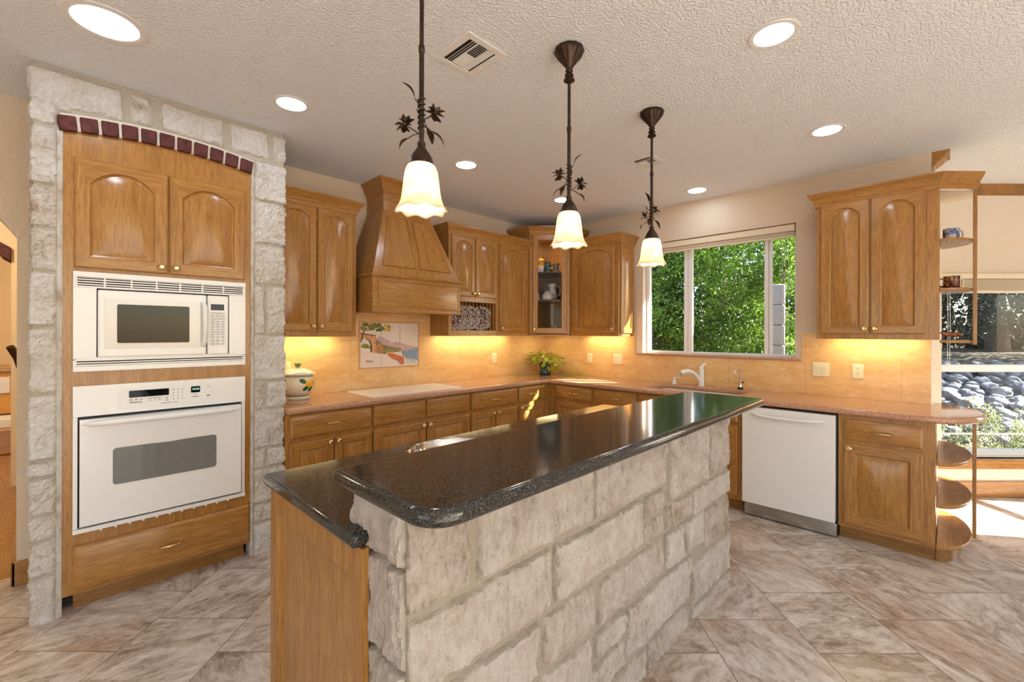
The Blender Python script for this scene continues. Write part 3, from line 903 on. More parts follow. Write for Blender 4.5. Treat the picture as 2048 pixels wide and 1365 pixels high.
m = MB(); m.box(-hw, -hw+.045, fy, fy+.02, CZ0, CZ1); m.box(hw-.045, hw, fy, fy+.02, CZ0, CZ1); m.box(-hw+.045, hw-.045, fy, fy+.02, CZ0, CZ0+.05); m.box(-hw+.045, hw-.045, fy, fy+.02, CZ1-.045, CZ1)
m.build('face_frame', OAK_V, c, smooth=False)
d = door(c, -hw+.028, hw-.028, CZ0+.03, CZ1-.028, fy, .0, stile=.06, glass=True); knob(d, -hw+.052, 1.470, fy-.02)
for z in (1.79, 2.115):
    m = MB(); m.prism([(0, -.03), (-.40, -.44), (-hw+.03, fy+.03), (hw-.03, fy+.03), (.40, -.44)], z, z+.012); m.build('shelf', DARKWOOD, c, smooth=False)
crown(c, [(-sxx, sy), (-hw, fy), (hw, fy), (sxx, sy)], CZ1)
m = MB(); m.lathe([(.0001, 0), (.03, 0), (.034, .006), (.034, .012)], (-.05, -.50, CZ1-.033), 18); m.build('puck_light', PUCK, c)

# wall cabinet right of the window with open rounded end shelves
c = wall_unit('oak double door wall cabinet right of the sink window with open end shelves', 3.018, 3.703, RR, GU, UZ0-.006, 2.43, .322)
DW = .322
d = door(c, 3.045, 3.336, 1.425, 2.405, -DW, .06); knob(d, 3.310, 1.462, -DW-.02)
d = door(c, 3.344, 3.634, 1.425, 2.405, -DW, .06); knob(d, 3.370, 1.462, -DW-.02)
crown(c, [(3.018, -.002), (3.018, -DW), (3.700, -DW), (3.880, -DW+.185)], 2.43)
m = MB(); m.prism([(3.018, -.002), (3.018, -DW), (3.700, -DW), (3.880, -DW+.185), (3.880, .12), (3.703, .12), (3.703, -.002)], 2.43, 2.45); m.prism([(3.703, -DW), (3.700, -DW), (3.880, -DW+.185), (3.880, .12), (3.703, .12)], 2.385, 2.43); m.build('top_board', CREAM, c, smooth=False)
for z in (1.366, 1.715, 2.045):
    m = MB(); m.prism([(3.704 - (-1)*0 + .164*math.sin(PI*k/20), .10 - .21 - .21*math.cos(PI*k/20)) for k in range(21)], z, z+.018)
    m.build('shelf', OAK_Y, c, bevel=.005, seg=3)
m = MB(); m.box(3.862, 3.882, -.19, -.165, 1.355, 2.385); m.build('post', OAK_V, c, bevel=.002)

# ------------------------------------------------------------------ range hood
hd = thing('range_hood', 'tapered oak range hood with two sloped panels above the cooktop', 'range hood')
HX0, HX1, HC = -2.690, -1.802, -2.246
AY, A0, A1 = -.50, 1.600, 1.885
m = MB(); m.box(HX0, HX1, AY, -.013, A0, A1); m.build('apron', OAK_H, hd, bevel=.003)
m = MB()
R = lambda i, y: [(HX0+.055+i, y, A0+.045+i), (HX1-.03-i, y, A0+.045+i), (HX1-.03-i, y, A1-.04-i), (HX0+.055+i, y, A1-.04-i)]
m.loops([R(-.008, AY), R(-.008, AY-.006), R(0, AY-.007), R(.004, AY-.0012), R(.014, AY-.0015), R(.034, AY-.0075)])
m.build('apron_panel', OAK_H, hd, angle=25)
m = MB(); m.sweep([(HX0, -.013), (HX0, AY), (HX1, AY), (HX1, -.013)], [(0, A0-.012), (.006, A0-.012), (.008, A0), (.004, A0+.014), (0, A0+.016)])
m.build('bottom_trim', OAK_H, hd, angle=25)
m = MB(); m.sweep([(HX0, -.013), (HX0, AY), (HX1, AY), (HX1, -.013)], [(0, A1-.012), (.008, A1-.012), (.018, A1), (.018, A1+.012), (0, A1+.016)])
m.build('ledge_trim', OAK_H, hd, angle=25)
B = [(HX0+.008, -.013), (HX0+.008, AY+.012), (HX1-.008, AY+.012), (HX1-.008, -.013)]
N0, N1, NY = HC-.238, HC+.238, -.300
T = [(N0, -.013), (N0, NY), (N1, NY), (N1, -.013)]
ZB, ZT = A1+.012, 2.475
m = MB(); m.loops([[(x, y, ZB) for x, y in B], [(x, y, ZT) for x, y in T]]); m.build('tapered_body', OAK_S, hd, smooth=False)
def hp(u, v, off):      # point on the sloped front: u in -1..1, v in 0..1
    zz = ZB+(ZT-ZB)*v; xw = (B[2][0]-B[1][0])/2*(1-v) + (N1-N0)/2*v
    y = B[1][1]*(1-v) + NY*v
    return (HC+u*xw, y-off, zz+off*.3)
def slope_panel(u0, u1, u2, u3):     # bottom left/right, top left/right
    def ring(i, off):
        k = i/.45
        v0, v1 = .14+i*1.6, .90-i*1.6
        return [hp(u0+k, v0, off), hp(u1-k, v0, off), hp(u3-k*1.4, v1, off), hp(u2+k*1.4, v1, off)]
    m = MB(); m.loops([ring(-.008, .001), ring(-.006, .009), ring(.002, .009), ring(.006, .003), ring(.012, .002)], cap0=False)
    m.build('sloped_panel', OAK_S, hd, angle=25)
slope_panel(-.80, -.06, -.80, -.10); slope_panel(.10, .86, .14, .84)
m = MB(); m.box(N0, N1, NY, -.013, ZT, 2.68); m.build('neck', OAK_H, hd, bevel=.002)
prof = [(0, 2.628), (.006, 2.628), (.010, 2.645), (.024, 2.665), (.030, 2.690), (.048, 2.715), (.056, 2.722), (.056, H-.001), (0, H-.001)]
m = MB(); m.sweep([(N0, -.013), (N0, NY), (N1, NY), (N1, -.013)], prof); m.build('crown_moulding', OAK_H, hd, angle=25)

# ------------------------------------------------------------------ built-in oven cabinet and ovens
oc = thing('oven_cabinet', 'tall oak cabinet set in the limestone surround holding both ovens', 'oven cabinet')
FY = -.572
m = MB()
m.box(OX0, OX1, FY, -.02, 1.733, 2.37)
m.prism([(OX0, 2.37), (OX1, 2.37)] + [(OX1+(OX0-OX1)*k/16, arch_z(OX1+(OX0-OX1)*k/16)+.02) for k in range(17)], FY, -.1, 'y')
for a in ((OX0, OX0+.05, .09, 1.733), (OX1-.035, OX1, .09, 1.733)): m.box(a[0], a[1], FY, -.02, a[2], a[3])
m.box(OX0+.05, OX1-.035, FY, -.02, 1.148, 1.222); m.box(OX0+.05, OX1-.035, FY, -.02, .09, .41)
m.build('carcass', OAK_V, oc, smooth=False)
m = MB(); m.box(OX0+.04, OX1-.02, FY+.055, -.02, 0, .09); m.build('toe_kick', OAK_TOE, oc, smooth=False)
d = door(oc, -4.368, -3.991, 1.752, 2.312, FY, .075, stile=.058, t=.022); knob(d, -4.020, 1.785, FY-.022)
d = door(oc, -3.983, -3.606, 1.752, 2.312, FY, .075, stile=.058, t=.022); knob(d, -3.954, 1.785, FY-.022)
drawer(oc, -4.370, -3.578, .105, .338, FY, t=.022)

mw = thing('microwave_oven', 'white built in microwave with vented trim kit above the wall oven', 'microwave')
MX0, MX1, MZ0, MZ1 = -4.372, -3.603, 1.222, 1.732
MY = FY-.024
m = MB()
m.box(MX0, -4.285, MY, FY, 1.288, 1.650); m.box(-3.692, MX1, MY, FY, 1.288, 1.650)
for z0, z1 in ((1.650, 1.732), (1.222, 1.288)):
    m.box(MX0, MX1, MY+.012, FY, z0, z1)
    m.box(MX0, MX1, MY-.003, MY+.013, z1-.026 if z0 > 1.5 else z0, z1 if z0 > 1.5 else z0+.026)
    zz = z0+.002 if z0 > 1.5 else z0+.028
    n = 4
    for k in range(n):
        m.box(MX0, MX1, MY-.001, MY+.013, zz+k*.0125, zz+k*.0125+.0065)
    m.box(MX0, MX1, MY, MY+.013, z0 if z0 > 1.5 else z1-.012, z0+.010 if z0 > 1.5 else z1)
    for k in range(8 if z0 > 1.5 else 0):
        x = MX0+.012 + k*(MX1-MX0-.024)/7
        m.box(x-.004, x+.004, MY+.002, MY+.013, z0+.002, z1-.002)
    m.box(MX0, MX0+.012, MY, MY+.013, z0+.002, z1-.002); m.box(MX1-.012, MX1, MY, MY+.013, z0+.002, z1-.002)
m.build('trim_kit', WHITE, mw, bevel=.0012, seg=1)
for z0 in (1.650, 1.250):
    m = MB(); m.box(MX0+.015, MX1-.015, MY+.0112, MY+.0122, z0+.008, z0+.052 if z0 > 1.5 else z0+.03)
    m.build('vent_backing', VENTDARK, mw, smooth=False)
m = MB(); m.box(-4.285, -3.692, FY-.002, FY+.004, 1.285, 1.652); m.build('recess', DARK, mw, smooth=False)
dy = MY-.006
m = MB(); m.box(-4.281, -3.808, dy, FY-.003, 1.292, 1.643); md = m.build('door', WHITE, mw, bevel=.008, seg=3)
m = MB(); m.box(-4.256, -3.828, dy-.002, dy, 1.338, 1.600); m.build('door_panel', plain('grey white glass', srgb(216, 214, 210), .08, var=.01), md, bevel=.0015)
m = MB(); m.prism(rrect(-4.206, -3.893, 1.366, 1.571, .008), dy-.0045, dy-.002, 'y'); m.build('window', BLACKGLASS, md)
m = MB(); m.tube([(-3.826, dy-.004, 1.345), (-3.822, dy-.030, 1.37), (-3.820, dy-.034, 1.47), (-3.822, dy-.030, 1.57), (-3.826, dy-.004, 1.60)], [.012, .013, .013, .013, .012], 10, flat=.9); m.build('handle', WHITE, md)
m = MB(); m.box(-3.804, -3.697, dy, FY-.003, 1.292, 1.643); cp = m.build('control_panel', WHITE, mw, bevel=.006, seg=3)
m = MB(); m.box(-3.788, -3.720, dy-.0015, dy, 1.556, 1.592); ds = m.build('display', plain('dark blue display', srgb(18, 34, 60), .06, spec=.15), cp, smooth=False)
m = MB(); m.box(-3.792, -3.713, dy-.0008, dy, 1.345, 1.545); m.build('keypad', plain('keypad print panel', srgb(226, 224, 218), .35), cp, smooth=False)
m = MB()
for z in (1.538, 1.503, 1.425):
    m.box(-3.786, -3.719, dy-.0016, dy-.0008, z, z+.0022)
for z in (1.520, 1.485, 1.470, 1.455, 1.440, 1.410, 1.394, 1.372, 1.352):
    for k in range(3): m.box(-3.784+k*.026, -3.772+k*.026, dy-.0016, dy-.0008, z, z+.0035)
m.build('key_marks', INK, cp, smooth=False)

ov = thing('built_in_oven', 'white single built in oven with bowed door handle and digital clock', 'oven')
OY = FY-.026
m = MB()
m.box(-4.372, -3.604, OY, FY, .992, 1.148)
m.box(-4.372, -4.354, OY+.004, FY, .425, .992); m.box(-3.622, -3.604, OY+.004, FY, .425, .992)
m.box(-4.372, -3.604, OY-.004, FY, .402, .424)
m.build('frame', WHITE, ov, bevel=.002)
m = MB(); m.box(-4.354, -3.622, FY-.003, FY, .42, .994); m.build('gap', DARK, ov, smooth=False)
m = MB()
for k in range(11): m.box(-4.27+k*.057, -4.262+k*.057, OY-.004, FY-.004, .394, .403)
m.build('vent_tabs', WHITE_MATT, ov, smooth=False)
# bowed door
dx0, dx1, dz0, dz1 = -4.347, -3.629, .436, .978
m = MB()
nx, nz = 28, 22
def dfy(x, z):
    u = (x-(dx0+dx1)/2)/((dx1-dx0)/2); v = (z-dz0)/(dz1-dz0)
    bow = max(0, 1-(u/.98)**2)
    return OY-.012 - .022*bow*max(0, (v-.62-.10*u*u)/.33)**1.3*(1 if v > .62 else 0)
grid = [[(dx0+(dx1-dx0)*i/nx, dfy(dx0+(dx1-dx0)*i/nx, dz0+(dz1-dz0)*j/nz), dz0+(dz1-dz0)*j/nz) for i in range(nx+1)] for j in range(nz+1)]
V = [[m.v(p) for p in r] for r in grid]
for j in range(nz):
    for i in range(nx): m.face([V[j][i], V[j][i+1], V[j+1][i+1], V[j+1][i]])
bk = [[m.v((p[0], FY-.004, p[2])) for p in r] for r in (grid[0], grid[-1])]
for i in range(nx):
    m.face([V[0][i+1], V[0][i], bk[0][i], bk[0][i+1]]); m.face([V[nz][i], V[nz][i+1], bk[1][i+1], bk[1][i]])
for i in (0, nx):
    m.face([V[j][i] for j in range(nz+1)] + [bk[1][i], bk[0][i]])
od = m.build('door', WHITE, ov, angle=50)
m = MB(); m.prism(rrect(-4.222, -3.760, .622, .814, .016), OY-.0150, OY-.0125, 'y'); m.build('window', GREYGLASS, od, bevel=.001)
pts = []; rad = []
for k in range(25):
    u = -1+2*k/24
    pts.append((-3.988+u*.352, OY-.014-.040*max(0, 1-u**4)**.7, .955+.004*(1-u*u))); rad.append(.017*(max(0, 1-abs(u)**6)**.35)+.002)
m = MB(); m.tube(pts, rad, 12, flat=.85); m.build('handle', WHITE, od)
m = MB(); m.prism(rrect(-4.202, -3.777, 1.014, 1.118, .008), OY-.002, OY, 'y'); cp = m.build('control_panel', WHITE_MATT, ov, bevel=.001)
m = MB(); m.prism(rrect(-4.157, -3.986, 1.071, 1.108, .004), OY-.0035, OY-.002, 'y'); m.build('touch_display', BLACKGLASS, cp)
m = MB(); m.prism(rrect(-3.884, -3.840, 1.073, 1.109, .004), OY-.0035, OY-.002, 'y'); ck = m.build('clock_display', BLACKGLASS, cp)
text_part('clock_digits', '10:32', .0165, CLOCK, ck, Matrix.Translation((-3.862, OY-.0040, 1.093)) @ FRONT)
m = MB()
for x, w2 in ((-4.156, .014), (-4.133, .014), (-4.108, .014), (-4.155, .05), (-4.075, .052), (-4.075, .013), (-4.052, .010), (-4.030, .012), (-3.998, .01)):
    pass
for x0, x1, z0, z1 in ((-4.156, -4.143, 1.056, 1.061), (-4.133, -4.122, 1.056, 1.061), (-4.111, -4.100, 1.056, 1.061), (-4.155, -4.103, 1.042, 1.047), (-4.076, -4.022, 1.058, 1.061), (-4.076, -4.064, 1.047, 1.050), (-4.052, -4.045, 1.047, 1.050), (-4.034, -4.022, 1.047, 1.050), (-4.000, -3.990, 1.054, 1.059), (-4.000, -3.990, 1.040, 1.045), (-4.022, -3.970, 1.026, 1.029), (-3.964, -3.944, 1.026, 1.029), (-3.880, -3.845, 1.047, 1.051), (-3.870, -3.856, 1.060, 1.063), (-3.806, -3.792, 1.101, 1.104), (-3.808, -3.790, 1.046, 1.053)):
    m.box(x0, x1, OY-.0028, OY-.0018, z0, z1)
for r in range(4):
    for k in range(3): m.box(-3.968+k*.021, -3.963+k*.021, OY-.0028, OY-.0018, 1.096-r*.017, 1.101-r*.017)
m.build('key_marks', INK, cp, smooth=False)

# ------------------------------------------------------------------ dishwasher
dw = thing('dishwasher', 'white front panel dishwasher between the sink base and the end cabinet', 'dishwasher', (0,0,0), RR)
Wx0, Wx1, Wy = 2.588, 3.190, -.662
m = MB(); m.box(Wx0-.005, Wx1+.005, -.60, -.02, .0, .868); m.build('tub', DARK, dw, smooth=False)
m = MB(); m.box(Wx0, Wx1-.004, Wy, -.601, .108, .855); dd = m.build('door', WHITE, dw, bevel=.004)
pts = []; rad = []
for k in range(21):
    u = -1+2*k/20
    pts.append(((Wx0+Wx1)/2+u*.235, Wy-.030*max(0, 1-u**4)**.6, .806-.012*(1-u*u))); rad.append(.014*(max(0, 1-abs(u)**6)**.4)+.002)
m = MB(); m.tube(pts, rad, 12, flat=.8); m.build('handle', WHITE, dd)
m = MB(); m.box((Wx0+Wx1)/2-.005, (Wx0+Wx1)/2+.105, Wy-.0025, Wy, .205, .228); m.build('badge', WHITE_MATT, dd, bevel=.001)
m = MB(); m.box(Wx0+.012, Wx1+.002, -.640, -.60, .012, .100); m.build('kick_plate', STEEL, dw, bevel=.002)

# ------------------------------------------------------------------ island
IX0, IX1 = -3.862, -1.705
isl = thing('kitchen_island', 'island with rough white limestone front and an oak end panel', 'kitchen island')
m = MB(); m.box(IX0-.005, IX1-.03, -2.65, -2.00, .09, .873); m.build('carcass', OAK_V, isl, smooth=False)
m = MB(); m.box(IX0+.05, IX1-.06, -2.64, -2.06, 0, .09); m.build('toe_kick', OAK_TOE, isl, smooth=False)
ME = Matrix.Translation((IX0-.005, 0, 0)) @ Matrix.Rotation(-PI/2, 4, 'Z')     # faces -X; local x runs along -Y
m = MB(ME)
def ringE(i, y): return [(2.045+i, y, .16+i), (2.600-i, y, .16+i), (2.600-i, y, .785-i), (2.045+i, y, .785-i)]
m.loops([[(1.985, 0, .09), (2.672, 0, .09), (2.672, 0, .873), (1.985, 0, .873)], [(1.985, -.019, .09), (2.672, -.019, .09), (2.672, -.019, .873), (1.985, -.019, .873)], ringE(0, -.019), ringE(.006, -.008), ringE(.016, -.004), ringE(.05, -.004)])
m.build('end_panel', OAK_V, isl, angle=25)
m = MB(); m.box(IX0+.045, IX1-.045, -2.785, -2.590, 0, 1.02); m.build('core', LIME, isl, smooth=False)
u = lambda x: .25 + (x-IX0)
ist = [(0, u(-3.84)-.0, z0, z1) for z0, z1 in ((-.05, .30), (.30, .62), (.62, .86), (.86, 1.04))]
ist = [(-.1, .243, a, b) for _, _, a, b in ist]
for a, b, z0, z1 in ((-3.870, -3.668, .755, 1.05), (-3.645, -3.092, .755, 1.05), (-3.078, -2.505, .748, 1.05), (-2.485, -2.008, .655, 1.05), (-1.990, -1.6, .655, 1.05),
                     (-2.715, -2.532, .640, .735), (-2.715, -2.532, .532, .622), (-2.522, -2.240, .532, .642), (-2.228, -1.6, .508, .642),
                     (-3.870, -3.335, .548, .742), (-3.318, -2.728, .545, .738),
                     (-3.870, -3.386, .362, .532), (-3.368, -3.080, .360, .530), (-3.060, -2.540, .356, .520), (-2.524, -2.325, .350, .518), (-2.312, -2.080, .345, .515), (-2.068, -1.6, .290, .495),
                     (-3.870, -3.48, .205, .346), (-3.46, -3.098, .205, .346), (-3.080, -2.872, .240, .342), (-2.855, -2.245, .125, .335), (-2.230, -1.6, .06, .275),
                     (-3.870, -3.6, -.05, .192), (-3.58, -3.22, -.05, .192), (-3.205, -2.872, .118, .228), (-3.205, -2.7, -.05, .104), (-2.69, -2.245, -.05, .112), (-2.230, -1.6, -.05, .045)):
    ist.append((u(a), u(b), z0, z1))
ist.append((u(IX1)+.012, u(IX1)+.5, -.05, .5)); ist.append((u(IX1)+.012, u(IX1)+.5, .51, 1.05))
stone_strip('stone_wall', [(IX0+.004, -2.585), (IX0+.004, -2.832), (IX1, -2.832), (IX1, -2.585)], 0, 1.019, ist, .0062, .0062, isl, amp=.9, seed=2, edge=.007, mat=LIME_TAN_SHADE, stretch=.42, depth=.009)

it = MB(); it.prism(rrect(-3.908, -1.672, -2.665, -1.968, .012, 3), .874, .914)
io = it.build('island_worktop', GR_BLK)
boolean(io, cutter([(-3.20+.19*math.cos(2*PI*k/36), -2.155+.165*math.sin(2*PI*k/36)) for k in range(36)], .8, 1.0))
io.data.set_sharp_from_angle(angle=math.radians(40))
bv = io.modifiers.new('bevel', 'BEVEL'); bv.width = .013; bv.segments = 3; bv.limit_method = 'ANGLE'; bv.angle_limit = math.radians(60)
tag(io, 'lower black granite worktop on the cabinet side of the island', 'worktop')
bt = MB()
bp = []
for cx, cy, r, a in ((-1.655-.03, -3.012+.03, .03, -PI/2), (-1.655-.02, -2.560-.02, .02, 0), (-3.918+.02, -2.560-.02, .02, PI/2), (-3.918+.085, -3.012+.085, .085, PI)):
    bp += [(cx+r*math.cos(a+PI/2*k/8), cy+r*math.sin(a+PI/2*k/8)) for k in range(9)]
bt.prism(bp, 1.020, 1.062)
o = bt.build('bar_top', GR_BLK, bevel=.018, seg=5, angle=40)
tag(o, 'raised polished black granite bar top over the limestone wall', 'bar top')
ps = thing('prep_sink', 'oval stainless prep sink let into the island worktop', 'sink')
m = MB(); lp = []
for r, z in ((1.02, .9135), (1.03, .917), (.97, .917), (.95, .912), (.90, .86), (.78, .80), (.45, .785), (.05, .784)):
    lp.append([(-3.20+.19*r*math.cos(2*PI*k/40), -2.155+.165*r*math.sin(2*PI*k/40), z) for k in range(40)])
m.loops(lp, cap0=False); m.build('bowl', CHROME, ps, angle=60)

# ------------------------------------------------------------------ pendants
def leaf_mesh(m, base, tip, width, fold=.25, curl=.15, n=6):
    b, t = Vector(base), Vector(tip); d = t-b; L = d.length; d.normalize()
    up = Vector((0,0,1)) if abs(d.z) < .8 else Vector((0,1,0))
    s = d.cross(up).normalized(); nn = s.cross(d).normalized()
    rows = []
    for k in range(n+1):
        f = k/n; w = width*math.sin(PI*min(f*.92+.05, 1))**.8*(1-f*.35)
        c = b + d*L*f + nn*curl*L*math.sin(PI*f)
        rows.append((m.v(c - s*w + nn*fold*w), m.v(c), m.v(c + s*w + nn*fold*w)))
    for k in range(n):
        a, q = rows[k], rows[k+1]
        m.face([a[0], a[1], q[1], q[0]]); m.face([a[1], a[2], q[2], q[1]])
def make_pendant(label):
    p = thing('pendant_lamp', label, 'pendant lamp', (0,0,0), 0, 'pendant lamps over the island')
    def flute(r, h, t, k): return (r*(1+.05*math.cos(12*t)*(1 if k in (2,3,4) else .3)), h)
    m = MB(); m.lathe([(.001, H-.001), (.066, H-.001), (.068, H-.010), (.060, H-.028), (.038, H-.055), (.020, H-.080), (.013, H-.092), (.017, H-.097), (.017, H-.103), (.011, H-.108), (.019, H-.117), (.021, H-.123), (.013, H-.130), (.024, H-.140), (.026, H-.146), (.012, H-.156), (.001, H-.158)], n=48, mod=flute)
    m.build('canopy', BRONZE, p, angle=50)
    m = MB(); m.tube([(0,0,H-.15), (0,0,2.37)], .0075, 10); m.tube([(0,0,2.38), (0,0,2.04)], .0085, 10); m.lathe([(.0085, 2.36), (.0105, 2.363), (.0105, 2.383), (.0085, 2.386)], n=12); m.build('rod', BRONZE, p)
    m = MB()
    spiral = [(.0115*math.cos(k*.55), .0115*math.sin(k*.55), 2.10+k*.0016) for k in range(70)]
    m.tube(spiral, .0024, 6); m.build('vine_wrap', BRONZE, p)
    random.seed(4)
    for ang, z0, out, up, L, w in ((2.7, 2.185, .022, .03, .055, .011), (-.5, 2.115, .03, -.02, .062, .010), (2.3, 2.09, .045, -.025, .04, .012), (.4, 2.14, .035, -.03, .045, .014), (1.2, 2.16, .03, .01, .045, .011)):
        m = MB(); d = Vector((math.cos(ang), math.sin(ang), 0))
        a = d*.01 + Vector((0,0,z0)); b = d*out + Vector((0,0,z0+up*.6)); c = d*(out+L*.75) + Vector((0,0,z0+up+ (L*.65 if up > 0 else -L*.65)))
        m.tube([a, (a+b)/2+Vector((0,0,.004)), b], .0018, 6)
        leaf_mesh(m, b, c, w); m.build('leaf', BRONZE, p)
    for ang, z0, out in ((-.35, 2.165, .047), (2.55, 2.115, .052)):
        m = MB(); d = Vector((math.cos(ang), math.sin(ang), 0)); c = d*out + Vector((0,0,z0))
        m.tube([d*.009+Vector((0,0,z0-.025)), c], .002, 6)
        f = (d*.25 + Vector((-.62,-.68,.12))).normalized(); s = f.cross(Vector((0,0,1))).normalized(); u2 = s.cross(f)
        for k in range(9):
            a = 2*PI*k/9; dd_ = s*math.cos(a)+u2*math.sin(a)
            leaf_mesh(m, c+dd_*.003, c+dd_*(.031 if k % 2 else .036)+f*.006, .0125, .15, .10, 5)
        m.sphere(c+f*.006, .007, n=8, m=6)
        m.build('flower', BRONZE, p)
    m = MB(); m.lathe([(.0085, 2.062), (.013, 2.060), (.014, 2.052), (.012, 2.046), (.018, 2.036), (.028, 2.022), (.036, 2.008), (.040, 1.994), (.041, 1.984), (.038, 1.982), (.001, 1.984)], n=28); m.build('socket_cap', BRONZE, p, angle=50)
    prof = [(.034, 1.986), (.044, 1.978), (.0505, 1.962), (.054, 1.94), (.057, 1.915), (.060, 1.89), (.064, 1.868), (.070, 1.852), (.077, 1.842), (.082, 1.836)]
    def scal(r, h, t, k):
        f = max(0, (k-4)/5.0)
        return (r*(1+.04*f*math.cos(8*t)), h - .009*f*f*(1-abs(math.sin(4*t))**1.5))
    m = MB(); m.lathe(prof, n=64, mod=scal); s = m.build('lamp_shade', SHADE, p)
    so_ = s.modifiers.new('thickness', 'SOLIDIFY'); so_.thickness = .003; so_.offset = 1
    m = MB(); m.sphere((0,0,1.888), .024, sz=1.25, n=14, m=10); m.lathe([(.012, 1.91), (.013, 1.985)], n=12); m.build('bulb', BULB, p)
    return p
p0 = make_pendant('bronze flower pendant nearest the camera, in front of the hood')
p0.location = (-3.580, -2.48, 0)
for x, lab, rz in ((-2.769, 'bronze flower pendant in the middle of the row over the island', -1.5), (-1.958, 'smallest looking bronze flower pendant, in front of the window', .3)):
    p = copy_tree(p0, None, (x, -2.48, 0)); p['label'] = lab; p.rotation_euler.z = rz
    if rz < -1: p.scale.x = -1

# ------------------------------------------------------------------ recessed ceiling lights, vents
def make_can(label, r=.10):
    c = thing('recessed_light', label, 'recessed light', (0,0,0), 0, 'recessed ceiling lights')
    k = r/.10
    m = MB(); m.lathe([(r*.76, H-.0005), (r*.77, H-.003), (r*.90, H-.006), (r*.985, H-.004), (r, H-.0005)], n=40); m.build('trim_ring', WHITE_MATT, c)
    m = MB(); m.lathe([(.0001, H-.0022), (r*.765, H-.0022)], n=36); m.build('lens', LENS, c)
    return c
c0 = make_can('round recessed light between the stone surround and the first pendant rod')
c0.location = (-3.485, -1.03, 0)
big = make_can('largest round recessed light at the top left corner above the stone surround', .145)
big.location = (-4.285, -1.165, 0)
for x, y, lab in ((-2.187, -1.037, 'small round recessed light right of the nearest pendant shade'),
                  (-.934, -1.016, 'round recessed light partly hidden behind the middle pendant vine'),
                  (-2.228, -3.189, 'recessed light at the upper right, nearest on that side'),
                  (-.946, -3.181, 'recessed light above the right wall cabinet'),
                  (-.310, -2.091, 'small recessed light just over the sink window')):
    c = copy_tree(c0, None, (x, y, 0)); c['label'] = lab
def make_vent(label, x0, x1, y0, y1):
    v = thing('ceiling_vent', label, 'ceiling vent', ((x0+x1)/2, (y0+y1)/2, 0), 0, 'ceiling air vents')
    w, d = (x1-x0)/2, (y1-y0)/2
    m = MB(); f = .036
    m.box(-w, w, -d, -d+f, H-.008, H-.0005); m.box(-w, w, d-f, d, H-.008, H-.0005); m.box(-w, -w+f, -d+f, d-f, H-.008, H-.0005); m.box(w-f, w, -d+f, d-f, H-.008, H-.0005)
    m.build('frame', WHITE_MATT, v, bevel=.003)
    m = MB(); m.box(-w+.02, w-.02, -d+.02, d-.02, H-.0015, H-.0007); m.build('duct', VENTDARK, v, smooth=False)
    m = MB(); iw, idp = w-f, d-f
    for k in range(3):
        x = -iw + .016 + k*.013; m.loops([[(x, -idp, H-.007), (x+.0025, -idp, H-.007), (x+.009, -idp, H-.002), (x+.0065, -idp, H-.002)], [(x, idp, H-.007), (x+.0025, idp, H-.007), (x+.009, idp, H-.002), (x+.0065, idp, H-.002)]])
        x = iw - .012 - k*.013; m.loops([[(x, -idp, H-.007), (x-.003, -idp, H-.007), (x-.011, -idp, H-.002), (x-.008, -idp, H-.002)], [(x, idp, H-.007), (x-.003, idp, H-.007), (x-.011, idp, H-.002), (x-.008, idp, H-.002)]])
    a0, a1 = -iw+.052, iw-.05
    for k in range(7):
        y = -idp + .008 + k*(idp*2-.016)/7.0*.5
        m.loops([[(a0, y, H-.007), (a0, y+.0025, H-.007), (a0, y+.009, H-.002), (a0, y+.0065, H-.002)], [(a1, y, H-.007), (a1, y+.0025, H-.007), (a1, y+.009, H-.002), (a1, y+.0065, H-.002)]])
        y = idp - .008 - k*(idp*2-.016)/7.0*.5
        m.loops([[(a0, y, H-.007), (a0, y-.003, H-.007), (a0, y-.012, H-.002), (a0, y-.009, H-.002)], [(a1, y, H-.007), (a1, y-.003, H-.007), (a1, y-.012, H-.002), (a1, y-.009, H-.002)]])
    m.box(a0-.004, a0, -idp, idp, H-.007, H-.002); m.box(a1, a1+.004, -idp, idp, H-.007, H-.002); m.box(a0, a1, -.006, .006, H-.007, H-.002)
    m.build('louvre', WHITE_MATT, v, smooth=False)
    return v
make_vent('square white air vent between the two nearer pendant rods', -3.180, -2.948, -2.248, -1.980)
make_vent('smaller looking air vent behind the farthest pendant rod', -1.392, -1.158, -2.19, -1.985)

# under-cabinet light strips
G3 = 'under cabinet light strips'
for x0, x1, y0, y1, lab in ((-3.30, -2.80, -.12, -.08, 'light strip under the wall cabinet beside the stone surround'), (-1.74, -.75, -.12, -.08, 'long light strip under the plate cabinet'),
                           (-.12, -.08, -1.20, -.72, 'light strip under the wall cabinet left of the window'), (-.12, -.08, -3.60, -3.08, 'light strip under the wall cabinet right of the window')):
    t = thing('light_strip', lab, 'light strip', (0,0,0), 0, G3)
    m = MB(); m.box(x0-.006, x1+.006, y0-.006, y1+.006, UZ0+.008, UZ0+.0155); m.build('housing', WHITE_MATT, t, smooth=False)
    m = MB(); m.box(x0, x1, y0, y1, UZ0+.004, UZ0+.0079); m.build('tube', STRIP, t, smooth=False)
t = thing('light_strip', 'small light strip under the glazed corner cabinet', 'light strip', (0,0,0), -PI/4, G3)
m = MB(); m.box(-.12, .12, -.44, -.40, CZ0+.010, CZ0+.0158); m.build('tube', STRIP, t, smooth=False)

